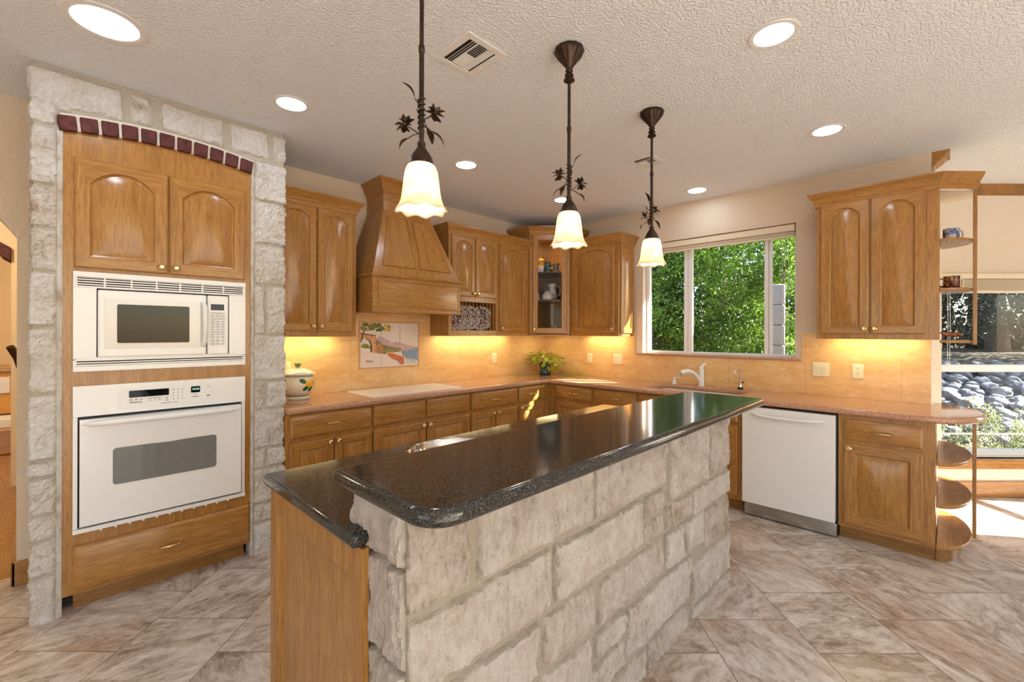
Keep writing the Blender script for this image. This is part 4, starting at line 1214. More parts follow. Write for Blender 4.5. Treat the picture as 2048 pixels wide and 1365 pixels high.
# ------------------------------------------------------------------ taps and small things on the worktop
WT = .9145
f = thing('kitchen_faucet', 'white pull out kitchen faucet behind the sink', 'faucet', (-.075, -2.045, WT), -.55)
m = MB(); m.lathe([(.0001, 0), (.031, 0), (.031, .006), (.025, .012), (.024, .10), (.0245, .155), (.022, .168), (.0001, .172)], n=24); m.build('body', WHITE, f, angle=50)
m = MB(); m.tube([(-.015, 0, .05), (-.05, 0, .10), (-.095, 0, .135), (-.15, 0, .148), (-.20, 0, .140), (-.222, 0, .128)], [.018, .017, .0165, .019, .022, .021], 14); m.build('spout', WHITE, f)
m = MB(); m.lathe([(.0001, -.004), (.016, -.004), (.017, .008)], (-.219, 0, .112), 16); m.build('spray_head', plain('grey rubber', srgb(150,150,148), .5), f)
m = MB(); m.tube([(-.006, 0, .165), (.004, 0, .185), (.030, 0, .208), (.052, 0, .214)], [.021, .017, .011, .006], 12); m.build('lever', WHITE, f)
m = MB(); m.sphere((-.024, 0, .13), .005, n=8, m=6); m.build('dot', INK, f)
s = thing('soap_dispenser', 'short white soap dispenser left of the kitchen faucet', 'soap dispenser', (-.075, -1.775, WT), 2.4)
m = MB(); m.lathe([(.0001, 0), (.024, 0), (.024, .005), (.016, .012), (.015, .034), (.011, .038), (.011, .052), (.017, .055), (.017, .066), (.0001, .070)], n=20); m.build('body', WHITE, s, angle=50)
m = MB(); m.tube([(-.005, 0, .062), (-.045, -.0, .064), (-.060, 0, .058)], [.007, .006, .005], 10); m.build('nozzle', WHITE, s)
s = thing('filter_tap', 'slim chrome filtered water tap with black base right of the faucet', 'faucet', (-.075, -2.395, WT), -.5)
m = MB(); m.lathe([(.0001, 0), (.024, 0), (.026, .010), (.020, .020), (.012, .022)], n=18); m.build('base', plain('black plastic', (.015,.015,.015), .3), s, angle=50)
m = MB(); m.lathe([(.0001, .018), (.014, .018), (.013, .045), (.009, .055), (.0001, .056)], n=16); m.build('valve', CHROME, s, angle=50)
m = MB(); m.tube([(0, 0, .05), (-.004, 0, .15), (-.018, 0, .178), (-.042, 0, .184), (-.060, 0, .170), (-.066, 0, .150)], .0055, 10); m.build('spout', CHROME, s)
m = MB(); m.tube([(.004, 0, .045), (.024, 0, .062), (.036, 0, .066)], [.006, .005, .007], 8); m.build('lever', plain('black lever', (.02,.018,.016), .3), s)

# lidded jar with lemons
jr = thing('lidded_jar', 'white lidded ceramic jar painted with lemons beside the stone surround', 'jar', (-3.135, -.175, WT))
CERAMIC = plain('glazed white ceramic', srgb(238, 226, 206), .12, var=.02)
J = 1.12
prof = [(.0001, 0), (.070, 0), (.076, .008), (.070, .018), (.066, .024), (.076, .034), (.098, .058), (.109, .090), (.110, .115), (.104, .140), (.094, .156), (.090, .162), (.092, .166), (.0001, .166)]
m = MB(); m.lathe([(r*J, z*J) for r, z in prof], n=40); m.build('body', CERAMIC, jr, angle=50)
GREENB = plain('green glaze band', srgb(98, 126, 92), .15); RUST = plain('rust glaze band', srgb(170, 96, 50), .15); YEL = plain('lemon yellow glaze', srgb(240, 178, 30), .15); GRN = plain('green leaf glaze', srgb(44, 92, 60), .15)
for r0, z0, r1, z1, mt in ((.0672, .0225, .0735, .031, GREENB), (.0865, .042, .0885, .044, RUST), (.0955, .1555, .0925, .160, GREENB)):
    m = MB(); m.lathe([(r0*J+.0012, z0*J), (r1*J+.0012, z1*J)], n=40); m.build('glaze_band', mt, jr)
m = MB(); m.lathe([(r*J, z*J) for r, z in [(.0001, .168), (.100, .168), (.112, .172), (.108, .178), (.080, .192), (.050, .206), (.024, .212), (.020, .216), (.0001, .217)]], n=40); ld = m.build('lid', CERAMIC, jr, angle=50)
m = MB(); m.lathe([(r*J, z*J) for r, z in [(.0001, .212), (.014, .214), (.013, .222), (.022, .232), (.023, .240), (.014, .250), (.0001, .254)]], n=20); m.build('knob', plain('green glazed knob', srgb(122, 146, 78), .15), ld)
def decal(parent, name, ang, z, ra, rz, rot, mat, leafy=False):
    """slightly raised painted motif on the jar's belly"""
    def rad(zz):
        for (r0, z0), (r1, z1) in zip(prof, prof[1:]):
            if z0 <= zz <= z1 and z1 > z0: return r0+(r1-r0)*(zz-z0)/(z1-z0)
        return .1
    m = MB(); ring = []; n = 18
    for k in range(n):
        t = 2*PI*k/n; a = ra*math.cos(t); b = rz*math.sin(t)*(abs(math.sin(t))**.6 if leafy else 1)
        aa, bb = a*math.cos(rot)-b*math.sin(rot), a*math.sin(rot)+b*math.cos(rot)
        zz = z+bb; r = (rad(zz)+.0022)*J; th = ang+aa/.108
        ring.append((r*math.cos(th), r*math.sin(th), zz*J))
    cz = (rad(z)+.0045)*J
    c = m.v((cz*math.cos(ang), cz*math.sin(ang), z*J)); vs = [m.v(p) for p in ring]
    for k in range(n): m.face([vs[k], vs[(k+1) % n], c])
    m.build(name, mat, parent)
va = math.atan2(CAM.y+.175, CAM.x+3.135)       # side of the jar turned to the room
decal(jr, 'lemon', va+.62, .105, .021, .028, .15, YEL); decal(jr, 'lemon', va+.98, .115, .021, .028, -.2, YEL)
decal(jr, 'painted_leaf', va+.28, .128, .024, .016, -.5, GRN, True); decal(jr, 'painted_leaf', va+.46, .078, .022, .014, .6, GRN, True); decal(jr, 'painted_leaf', va+.8, .072, .022, .014, .8, GRN, True)
decal(jr, 'lime', va-.82, .118, .017, .023, 0, plain('lime green glaze', srgb(60, 112, 66), .15))

# trailing plant in a blue pot
pl = thing('potted_pothos', 'trailing pothos plant in a dark blue glazed pot in the corner', 'potted plant', (-.265, -.235, WT))
m = MB(); m.lathe([(.0001, 0), (.060, 0), (.070, .008), (.072, .030), (.066, .060), (.061, .078), (.064, .085), (.070, .115), (.062, .140), (.056, .150), (.058, .156), (.050, .156), (.048, .135), (.0001, .132)], n=32); m.build('pot', plain('dark blue glaze', srgb(44, 66, 82), .08, var=.1), pl, angle=60)
m = MB(); m.lathe([(.0001, .136), (.048, .136)], n=20); m.build('soil', EARTH, pl)
random.seed(11)
ms, ml = MB(), MB()
def pleaf(c, d, L):
    d = Vector(d).normalized(); leaf_mesh(ml, c, Vector(c)+d*L, L*.42, .18, -.12, 5)
for k in range(34):
    a = random.uniform(0, 2*PI); out = random.uniform(.06, .21); up = random.uniform(.0, .13) if k > 6 else random.uniform(.07, .15)
    d = Vector((math.cos(a), math.sin(a), 0))
    if -.265+d.x*out*1.35 > -.06 or -.235+d.y*out*1.35 > -.06: out *= .55
    p0_ = Vector((0,0,.145)) + d*.03; p1_ = p0_ + d*out*.5 + Vector((0,0,up+.03)); p2_ = p0_ + d*out + Vector((0,0,up-.02))
    ms.tube([p0_, p1_, p2_], .0016, 5)
    for f2 in (.45, .75, 1.0):
        q = p0_*(1-f2)**2 + p1_*2*f2*(1-f2) + p2_*f2**2
        for _ in range(1 if f2 < .9 else 2):
            pleaf(q, d + Vector((random.uniform(-.8,.8), random.uniform(-.8,.8), random.uniform(-.7,.3))), random.uniform(.05, .085))
for vine in ([(.03,-.04,.14), (.07,-.10,.10), (.06,-.20,.03), (.09,-.30,.012), (.14,-.42,.012), (.15,-.52,.012)], [(-.04,-.02,.14), (-.10,-.04,.08), (-.20,-.02,.02), (-.30,.04,.012), (-.38,.10,.012)],
             [(-.02,-.05,.14), (-.04,-.085,.05), (.02,-.092,.02), (.07,-.09,.05), (.10,-.14,.012), (.08,-.24,.012)], [(.02,-.05,.14), (.04,-.12,.08), (.10,-.17,.02), (.16,-.20,.012), (.18,-.30,.012)]):
    ms.tube(vine, .0017, 5)
    for i in range(1, len(vine)):
        for f2 in (.3, .8):
            q = Vector(vine[i-1]).lerp(Vector(vine[i]), f2)
            if q.x > .16: q.x = .16
            pleaf(q, (random.uniform(-1,.4), random.uniform(-1,.6), random.uniform(0,.7)), random.uniform(.045, .07))
ms.build('stems', plain('green stems', srgb(150, 150, 60), .5), pl); ml.build('foliage', LEAF_P, pl, angle=80)

# painted tile panel of a garden terrace above a bay, over the cooktop
mu = thing('tile_mural', 'hand painted tile panel of a terrace arch above the sea, behind the cooktop', 'tile mural', (-2.246, -.0125, 0))
QX, QZ0, QZ1 = .300, 1.108, 1.512
QH = QZ1-QZ0
m = MB(); m.box(-QX, QX, -.004, 0, QZ0, QZ1); m.build('tiles', plain('pale painted tile', srgb(238, 226, 212), .15, var=.01), mu, smooth=False)
fr = MB()
for a in ((-QX-.014, -QX, QZ0-.014, QZ1+.014), (QX, QX+.014, QZ0-.014, QZ1+.014), (-QX, QX, QZ0-.014, QZ0), (-QX, QX, QZ1, QZ1+.014)): fr.box(a[0], a[1], -.006, 0, a[2], a[3])
fr.build('border', plain('tan stone border', srgb(206, 160, 118), .3), mu, smooth=False)
layer = [0]
def paint(name, pts, col, var=.12, rough=.15):
    """flat glaze shape; pts are fractions of the panel, origin bottom left"""
    layer[0] += 1; y = -.0042 - layer[0]*.00006
    m = MB(); m.face([m.v((-QX+2*QX*u, y, QZ0+QH*v)) for u, v in pts])
    t = NT('glaze '+name); n = t.noise(t.mapping(t.coords(False), (1,1,1)), 38, 4, .65)
    t.base(t.ramp(n, [(.3, tuple(c*(1-var*2.2) for c in col)), (.7, tuple(min(1, c*(1+var)) for c in col))]), rough)
    return m.build(name, t.m, mu, smooth=False)
paint('sky', [(0,.45),(1,.45),(1,1),(0,1)], srgb(232,220,210), .03)
paint('far_mountain', [(.18,.52),(.26,.66),(.34,.70),(.44,.62),(.52,.55),(.60,.57),(.72,.52),(.78,.50),(.4,.47)], srgb(206,172,186))
paint('sea', [(.68,.36),(.80,.40),(1,.43),(1,.10),(.72,.22)], srgb(138,160,188))
paint('headland', [(.34,.50),(.52,.53),(.74,.50),(.90,.46),(1,.43),(.86,.38),(.66,.34),(.46,.30),(.3,.34)], srgb(214,178,180))
paint('path', [(0,.40),(.1,.36),(.34,.34),(.45,.30),(.62,.13),(.72,.06),(.70,0),(0,0)], srgb(236,216,206), .04)
paint('garden', [(.22,.58),(.28,.62),(.36,.52),(.48,.46),(.60,.44),(.70,.40),(.66,.33),(.5,.32),(.4,.29),(.25,.33)], srgb(158,148,92), .3)
paint('flower_bed', [(.24,.48),(.32,.52),(.4,.45),(.36,.38),(.26,.38)], srgb(214,142,84), .3)
paint('arch_wall', [(0,.76),(.25,.72),(.25,.32),(.19,.33),(.17,.5),(.155,.60),(.11,.655),(.06,.655),(.02,.60),(0,.55)], srgb(226,164,122), .12)
paint('arch_cornice', [(0,.775),(.25,.725),(.25,.70),(0,.745)], srgb(142,82,52), .15)
paint('arch_shadow', [(.10,.655),(.155,.60),(.185,.5),(.185,.34),(.16,.34),(.16,.5),(.13,.60),(.08,.64)], srgb(72,74,70), .2)
paint('arch_garden', [(.01,.5),(.05,.54),(.12,.52),(.16,.46),(.16,.42),(.02,.44)], srgb(150,152,60), .3)
for k, (a, b) in enumerate(((.235,.29), (.30,.345), (.355,.385))): paint('pillar', [(a,.42-k*.02),(b-.02,.41-k*.02),(b-.02,.31-k*.015),(a,.32-k*.015)], srgb(208,132,98), .12)
paint('balustrade', [(.45,.335),(.56,.29),(.69,.225),(.74,.21),(.74,.03),(.67,.03),(.62,.12),(.54,.17),(.45,.25)], srgb(206,118,82), .15)
paint('balustrade_cap', [(.44,.345),(.56,.305),(.69,.24),(.76,.22),(.76,.20),(.69,.215),(.56,.28),(.44,.32)], srgb(240,184,140), .06)
for k in range(7): paint('railing', [(.765+k*.03,.20-k*.019),(.771+k*.03,.20-k*.019),(.771+k*.03,.03),(.765+k*.03,.03)], srgb(96,104,124), .1)
paint('railing_top', [(.76,.205),(.99,.06),(.99,.05),(.76,.192)], srgb(96,104,124), .1)
paint('tree_trunk', [(.0,.56),(.02,.74),(.05,.86),(.075,.86),(.05,.75),(.02,.58)], srgb(112,86,62), .2)
paint('tree_branch', [(.05,.83),(.12,.82),(.2,.87),(.2,.885),(.12,.835),(.05,.85)], srgb(112,86,62), .2)
random.seed(5)
for k in range(30):
    u = random.uniform(.0, .48); v = random.uniform(.84, .98) - .02*random.random()
    r = random.uniform(.025, .05); c = srgb(*random.choice(((112,118,62),(146,142,72),(176,160,74),(92,104,58)))) if u < .36 else srgb(222,186,84)
    paint('tree_crown', [(min(max(u+r*(1+.25*math.sin(5*a+k))*math.cos(a), 0), 1), min(v+r*(1.1+.25*math.sin(4*a+k))*math.sin(a), .995)) for a in [2*PI*i/11 for i in range(11)]], c, .35)
m = MB()
for k in (1, 2): m.box(-QX+2*QX*k/3-.001, -QX+2*QX*k/3+.001, -.0075, -.004, QZ0, QZ1)
m.box(-QX, QX, -.0075, -.004, QZ0+QH*.5-.001, QZ0+QH*.5+.001); m.build('grout_lines', plain('tile grout', srgb(200,186,172), .7), mu, smooth=False)
text_part('signature', 'Kaptijt', .026, plain('signature ink', srgb(120, 110, 100), .4), mu, Matrix.Translation((-QX+2*QX*.145, -.0072, QZ0+QH*.14)) @ FRONT)

# outlets and switches
def plate(name, label, cat, pos, rotz, w, kind):
    o = thing(name, label, cat, pos, rotz)
    m = MB(); m.box(-w/2, w/2, -.006, 0, -.057, .057); m.build('cover_plate', OFFWHITE, o, bevel=.003)
    if kind == 'outlet':
        for s_ in (-1, 1):
            m = MB(); m.prism(rrect(-.016, .016, s_*.022-.014, s_*.022+.014, .008), -.0085, -.006, 'y'); r = m.build('socket', OFFWHITE, o)
            m = MB()
            for q in (-.006, .006): m.box(q-.0012, q+.0012, -.0089, -.0084, s_*.022-.002, s_*.022+.006)
            m.lathe([(.0001, -.0089), (.0022, -.0089)], (0, 0, s_*.022-.008), 8, 'y'); m.build('slots', DARK, r, smooth=False)
    else:
        n = 2
        for k in range(n):
            x = (k-.5)*.046
            m = MB(); m.loops([[(x-.0165, -.006, -.033), (x+.0165, -.006, -.033), (x+.0165, -.006, .033), (x-.0165, -.006, .033)], [(x-.0165, -.0075, -.033), (x+.0165, -.0075, -.033), (x+.0165, -.011, .033), (x-.0165, -.011, .033)]]); m.build('rocker', OFFWHITE, o, bevel=.001)
    return o
plate('wall_outlet', 'pale outlet on the hood wall left of the potted plant', 'outlet', (-.908, -.0125, 1.135), 0, .070, 'outlet')
plate('wall_outlet', 'outlet half hidden behind the lidded jar', 'outlet', (-3.165, -.0125, 1.135), 0, .070, 'outlet')
plate('wall_outlet', 'pale outlet right of the potted plant on the window wall', 'outlet', (-.0125, -.715, 1.130), RR, .070, 'outlet')
plate('light_switch', 'double rocker switch plate left of the sink window', 'switch', (-.0125, -1.095, 1.133), RR, .116, 'switch')
plate('light_switch', 'double rocker switch plate right of the sink window', 'switch', (-.0125, -2.995, 1.130), RR, .116, 'switch')
plate('wall_outlet', 'pale outlet under the right wall cabinet', 'outlet', (-.0125, -3.238, 1.130), RR, .072, 'outlet')

# plates in the rack
def plate_mat():
    t = NT('blue and red patterned plate')
    c = t.coords(False); sp = t.new('SeparateXYZ'); t.link(c, sp.inputs[0])
    r = t.math('SQRT', t.math('ADD', t.math('POWER', sp.outputs[0], 2.0), t.math('POWER', sp.outputs[2], 2.0)))
    a = t.math('ARCTAN2', sp.outputs[2], sp.outputs[0])
    cb = t.new('CombineXYZ'); t.link(t.math('MULTIPLY', a, 1.9), cb.inputs[0]); t.link(t.math('MULTIPLY', r, 24.0), cb.inputs[1])
    vo = t.voronoi(cb.outputs[0], 1.5)
    dots = t.ramp(vo, [(.30, 1.0), (.38, 0.0)])
    spokes = t.ramp(t.math('ABSOLUTE', t.math('SINE', t.math('MULTIPLY', a, 9.0))), [(0.12, 1.0), (.22, 0.0)])
    rings = t.ramp(t.math('ABSOLUTE', t.math('SINE', t.math('MULTIPLY', r, 68.0))), [(0.16, 1.0), (.26, 0.0)])
    mid = t.ramp(r, [(.080, 1.0), (.083, 0.0)])
    busy = t.ramp(t.voronoi(c, 62), [(.42, 1.0), (.52, 0.0)])
    pat = t.math('MAXIMUM', t.math('MAXIMUM', dots, t.math('MULTIPLY', spokes, t.math('SUBTRACT', 1.0, mid))), t.math('MAXIMUM', rings, t.math('MULTIPLY', busy, mid)))
    red = t.ramp(t.noise(c, 26, 2), [(.52, 0.0), (.6, 1.0)])
    t.base(t.mix(pat, srgb(232, 224, 218), t.mix(red, srgb(30, 32, 62), srgb(120, 40, 48))), .12)
    return t.m
PLATE = plate_mat()
def make_plate(label):
    m = MB(); m.lathe([(.0001, .012), (.080, .012), (.092, .006), (.127, -.006), (.129, -.004), (.094, .010), (.082, .016), (.0001, .016)], n=44, axis='y')
    o = m.build('dinner_plate', PLATE, angle=50); return tag(o, label, 'plate', 'patterned plates in the rack')
o = make_plate('patterned plate showing at the right end of the plate rack'); o.location = (-1.245, -.155, PR0+.132); o.rotation_euler = (.06, 0, -.78)
for x, y, lab in ((-1.42, -.155, 'brighter patterned plate in the middle of the plate rack, overlapping the right one'), (-1.51, -.150, 'patterned plate just left of the bright middle plate in the rack'), (-1.60, -.150, 'patterned plate at the left end of the rack beside the hood')):
    q = o.copy(); COL.objects.link(q); q.location = (x, y, PR0+.132); q['label'] = lab; q.rotation_euler = (.06, 0, -.78)

# china in the glazed corner cabinet (placed in its diagonal frame)
def cc(x, y, z): return (q_*x + q_*y, -q_*x + q_*y, z)
q_ = math.sqrt(.5)
def pot(name, label, cat, at, prof, mat, parts=(), group='china in the corner cabinet', s=1.0):
    t = thing(name, label, cat, at, -PI/4, group)
    m = MB(); m.lathe([(r*s, z*s) for r, z in prof], n=24); m.build('body', mat, t, angle=55)
    for nm, kind, arg, mt in parts:
        m = MB()
        if kind == 'lathe': m.lathe([(r*s, z*s) for r, z in arg], n=20)
        else:
            pts, rad = arg; m.tube([(a*s, b*s, c*s) for a, b, c in pts], [r*s for r in rad] if isinstance(rad, list) else rad*s, 8)
        m.build(nm, mt, t)
    return t
YCER = plain('yellow green painted pottery', srgb(214, 158, 40), .12, var=.3); GCER = plain('deep green pottery', srgb(28, 66, 58), .12, var=.4)
WCER = plain('white china with sprigs', srgb(214, 206, 202), .12, var=.12); PINK = plain('pink banded china', srgb(196, 132, 138), .15, var=.3); GREYC = plain('grey green pottery', srgb(120, 118, 110), .2, var=.3)
tall = [(.0001, 0), (.05, 0), (.062, .03), (.058, .08), (.040, .12), (.036, .15), (.040, .155), (.0001, .156)]
pot('teapot', 'yellow lidded coffee pot on the top shelf of the corner cabinet', 'teapot', cc(-.085, -.46, 2.128), tall, WCER, (('lid', 'lathe', [(.042, .156), (.052, .16), (.030, .178), (.008, .184), (.010, .196), (.0001, .202)], YCER), ('glaze', 'lathe', [(.0595, .075), (.042, .12), (.038, .15)], YCER)))
pot('jug', 'dark green jug with pointed lip on the top shelf of the corner cabinet', 'jug', cc(-.005, -.50, 2.128), [(.0001, 0), (.05, 0), (.056, .035), (.048, .085), (.034, .115), (.036, .135), (.0001, .12)], GCER, (('handle', 'tube', ([(.045, 0, .105), (.075, 0, .10), (.078, 0, .06), (.052, 0, .03)], .007), GCER), ('spout', 'tube', ([(-.02, 0, .11), (-.034, 0, .15)], [.016, .006]), GCER), ('lemon', 'tube', ([(.028, -.045, .07), (.034, -.045, .045)], [.014, .012]), YCER)))
pot('vase', 'grey ribbed vase at the right of the top shelf of the corner cabinet', 'vase', cc(.105, -.46, 2.128), [(.0001, 0), (.028, 0), (.034, .04), (.024, .08), (.038, .125), (.034, .12), (.0001, .10)], GREYC)
pot('teapot', 'white and pink round teapot on the middle shelf of the corner cabinet', 'teapot', cc(-.015, -.52, 1.803), [(.0001, 0), (.055, 0), (.068, .03), (.064, .06), (.042, .085), (.0001, .09)], WCER, (('lid', 'lathe', [(.042, .086), (.030, .105), (.008, .112), (.009, .122), (.0001, .126)], WCER), ('handle', 'tube', ([(.055, 0, .07), (.092, 0, .075), (.096, 0, .04), (.060, 0, .02)], .006), PINK), ('band', 'lathe', [(.060, .004), (.066, .016)], PINK)))
pot('pitcher', 'tall grey white pitcher with flared lip behind the round teapot', 'pitcher', cc(.055, -.42, 1.803), [(.0001, 0), (.045, 0), (.058, .05), (.048, .11), (.038, .15), (.058, .19), (.054, .186), (.0001, .14)], WCER, (('handle', 'tube', ([(.05, 0, .17), (.09, 0, .15), (.085, 0, .08), (.056, 0, .06)], .006), WCER),), s=1.1)
pot('figurine', 'small white china figure at the left of the middle shelf', 'figurine', cc(-.125, -.48, 1.803), [(.0001, 0), (.026, 0), (.03, .03), (.018, .06), (.022, .08), (.012, .10), (.0001, .105)], WCER)
pot('serving_bowl', 'dark brown bowl on the bottom of the corner cabinet', 'bowl', cc(-.05, -.48, CZ0+.0205), [(.0001, 0), (.04, 0), (.075, .05), (.082, .075), (.078, .073), (.0001, .02)], plain('brown glaze bowl', srgb(110, 66, 46), .15, var=.3))
pot('tureen', 'grey lidded tureen at the right of the corner cabinet bottom', 'tureen', cc(.085, -.48, CZ0+.0205), [(.0001, 0), (.045, 0), (.07, .04), (.066, .07), (.0001, .07)], GREYC, (('lid', 'lathe', [(.07, .071), (.05, .10), (.01, .112), (.01, .122), (.0001, .124)], GREYC),))

# things on the rounded end shelves of the right wall cabinet
def mug_mat(name, base, ink, sc):
    t = NT(name); n = t.noise(t.coords(False), sc, 3, .6, 1.0)
    t.base(t.ramp(n, [(.46, base), (.52, ink)]), .12); return t.m
def make_mug(name, label, at, mat, h=.088, r=.043, ang=0):
    t = thing(name, label, 'mug', at, ang)
    m = MB(); m.lathe([(.0001, 0), (r*.94, 0), (r, .006), (r, h), (r-.003, h+.001), (r-.004, h-.002), (r-.005, .01), (.0001, .008)], n=28); m.build('body', mat, t, angle=50)
    m = MB(); m.tube([(r-.002, 0, h*.82), (r+.024, 0, h*.84), (r+.034, 0, h*.55), (r+.022, 0, h*.22), (r-.002, 0, h*.18)], .006, 8); m.build('handle', mat, t)
    return t
make_mug('coffee_mug', 'white mug with blue mountain pattern on the upper end shelf', (-.11, -3.760, 2.0635), mug_mat('white and blue mug', srgb(214, 212, 214), srgb(92, 112, 160), 30), ang=-.9)
make_mug('coffee_mug', 'brown and burgundy patterned mug on the middle end shelf', (-.13, -3.765, 1.7335), mug_mat('tan burgundy mug', srgb(176, 122, 70), srgb(74, 22, 30), 34), r=.045, ang=2.0)
make_mug('coffee_mug', 'second tan mug right behind the burgundy mug', (-.02, -3.785, 1.7335), mug_mat('tan dark mug', srgb(186, 140, 92), srgb(60, 30, 28), 30), h=.082, r=.036, ang=1.0)
BIRD = plain('carved brown bird', srgb(150, 92, 44), .5, var=.4)
def make_bird(label):
    t = thing('bird_figurine', label, 'bird figurine', (0,0,0), 0, 'carved birds on the lowest end shelf')
    m = MB(); m.tube([(-.032, 0, .040), (-.02, 0, .036), (0, 0, .034), (.018, 0, .040), (.026, 0, .048), (.032, 0, .050), (.044, 0, .048)], [.002, .010, .0145, .011, .0085, .007, .001], 10); m.build('body', BIRD, t)
    for s_ in (-1, 1):
        m = MB(); m.tube([(.004, s_*.005, .026), (.002, s_*.006, .012), (.004, s_*.006, .001), (.012, s_*.006, .0008)], .0014, 6); m.build('leg', DARK, t)
    return t
b0 = make_bird('carved bird nearest the cabinet end panel, lowest end shelf'); b0.location = (-.16, -3.735, 1.3845); b0.rotation_euler.z = 2.35
for loc, lab in (((-.13, -3.765, 1.3845), 'middle one of the three carved birds on the lowest end shelf'), ((-.10, -3.797, 1.3845), 'carved bird farthest right on the lowest end shelf')):
    q = copy_tree(b0, None, loc); q['label'] = lab

# ------------------------------------------------------------------ seen through the arch on the left
hb = thing('wooden_cabinet', 'golden wooden cabinet with small framed mirror seen through the left arch', 'cabinet', (-4.86, 4.6, 0))
m = MB(); m.box(-.6, .5, 0, .5, .40, .92); m.build('carcass', plain('honey pine', srgb(206, 148, 60), .35, var=.03), hb, bevel=.006)
m = MB(); m.box(-.62, .52, -.03, .52, .92, .99); m.build('top', OAK_H, hb, bevel=.01)
m = MB(); m.box(-.10, .03, -.02, 0, .66, .86); m.build('mirror', plain('pale mirror', srgb(214, 206, 200), .1), hb, bevel=.006)
hl = tag(MB().box(-5.5, -4.3, 4.0, 5.1, .0, .30).build('hearth_step', OAK_H, bevel=.02), 'low wooden step in front of the golden cabinet', 'step')
wb = tag(MB().box(-5.3, -4.5, 4.1, 4.5, .301, .40).build('storage_box', WHITE_MATT, bevel=.006), 'flat white box lying on the wooden step', 'box')
hr = thing('stair_handrail', 'dark turned wooden handrail seen just past the left arch', 'handrail')
m = MB(); m.tube([(-4.705, 1.95, 1.295), (-4.66, 2.0, 1.20), (-4.60, 2.05, .95), (-4.54, 2.1, .70)], [.026, .032, .036, .036], 12); m.build('rail', DARKWOOD, hr)
m = MB(); m.tube([(-4.54, 2.1, .72), (-4.54, 2.1, 0)], .03, 12); m.build('post', DARKWOOD, hr)
lm = thing('fill_lamp', 'unseen lamp added to light the golden room beyond the arch', 'fill lamp', (-5.3, 1.3, H))
m = MB(); m.lathe([(.0001, -.09), (.10, -.07), (.15, -.02), (.15, 0), (.0001, 0)], n=24); m.build('shade', emit('warm lamp glass', (1.0, .86, .64), 110.0), lm)  # lamps out of view, added to brighten the closed room beyond the arch
lm2 = copy_tree(lm, None, (-4.6, 3.6, H)); lm2['label'] = 'second unseen lamp added deeper in the golden room'

# ------------------------------------------------------------------ outdoors
GZ = -.25
m = MB()
n = 40
def ground_z(x, y):
    d = (Vector((x, y, 0)) - Vector((CAM.x, CAM.y, 0))); l = d.dot(R0); f = d.dot(F0)
    z = GZ
    t = x - 3.0
    if t > 0: z += .21*min(t, 6)*(1 if y < 1 else max(0, 1-(y-1)/3))
    return z
gx = [.14+(k/n)**1.3*16 for k in range(n+1)]; gy = [-8.4+18*k/n for k in range(n+1)]
V = [[m.v((x, y, ground_z(x, y) + .03*noise.noise(Vector((x, y, 0))*1.3))) for x in gx] for y in gy]
for j in range(n):
    for i in range(n): m.face([V[j][i], V[j][i+1], V[j+1][i+1], V[j+1][i]])
o = m.build('ground', EARTH); o['kind'] = 'structure'
BOUNCE_PATIO = plain('pale patio concrete', srgb(136, 136, 138), .9, var=.05)
m = MB(); m.box(-24, 12, -30, -7.75, -.3, -.06); m.box(-24, -8.15, -7.75, 6, -.3, -.06)
o = m.build('bounce_patio', BOUNCE_PATIO, smooth=False); o['kind'] = 'structure'  # ground out of view, added to bounce sunlight up to the ceiling
# boulders of the dry bank
random.seed(8)
rock_meshes = []
for k in range(6):
    m = MB(); bm = m.bm; bmesh.ops.create_icosphere(bm, subdivisions=3, radius=1)
    for v in bm.verts:
        v.co *= 1 + .42*noise.fractal(v.co*1.0+Vector((k*5, 0, 0)), .8, 2, 4)
        v.co.z *= .72; v.co.x *= 1.0+.16*(k % 3)/2
    r = m.build('boulder', ROCK, angle=50); rock_meshes.append(r.data); bpy.data.objects.remove(r)
placed = []
tries = 0
while len(placed) < 290 and tries < 60000:
    tries += 1
    x = random.uniform(4.1, 7.9); y = random.uniform(-5.9, -2.1); r = random.uniform(.075, .125)*(1+.07*(x-4))
    if any((x-a)**2+(y-b)**2 < (.98*(r+c))**2 for a, b, c in placed): continue
    placed.append((x, y, r))
    o = bpy.data.objects.new('boulder', random.choice(rock_meshes)); COL.objects.link(o)
    o.location = (x, y, ground_z(x, y)+r*.35); o.scale = (r, r*random.uniform(.8, 1.2), r*random.uniform(.8, 1.1)); o.rotation_euler = (random.uniform(-.3,.3), random.uniform(-.3,.3), random.uniform(0, 6.28))
    tag(o, 'pale limestone boulder lying in the rock bank outside the nook window', 'boulder', 'boulders of the rock bank')

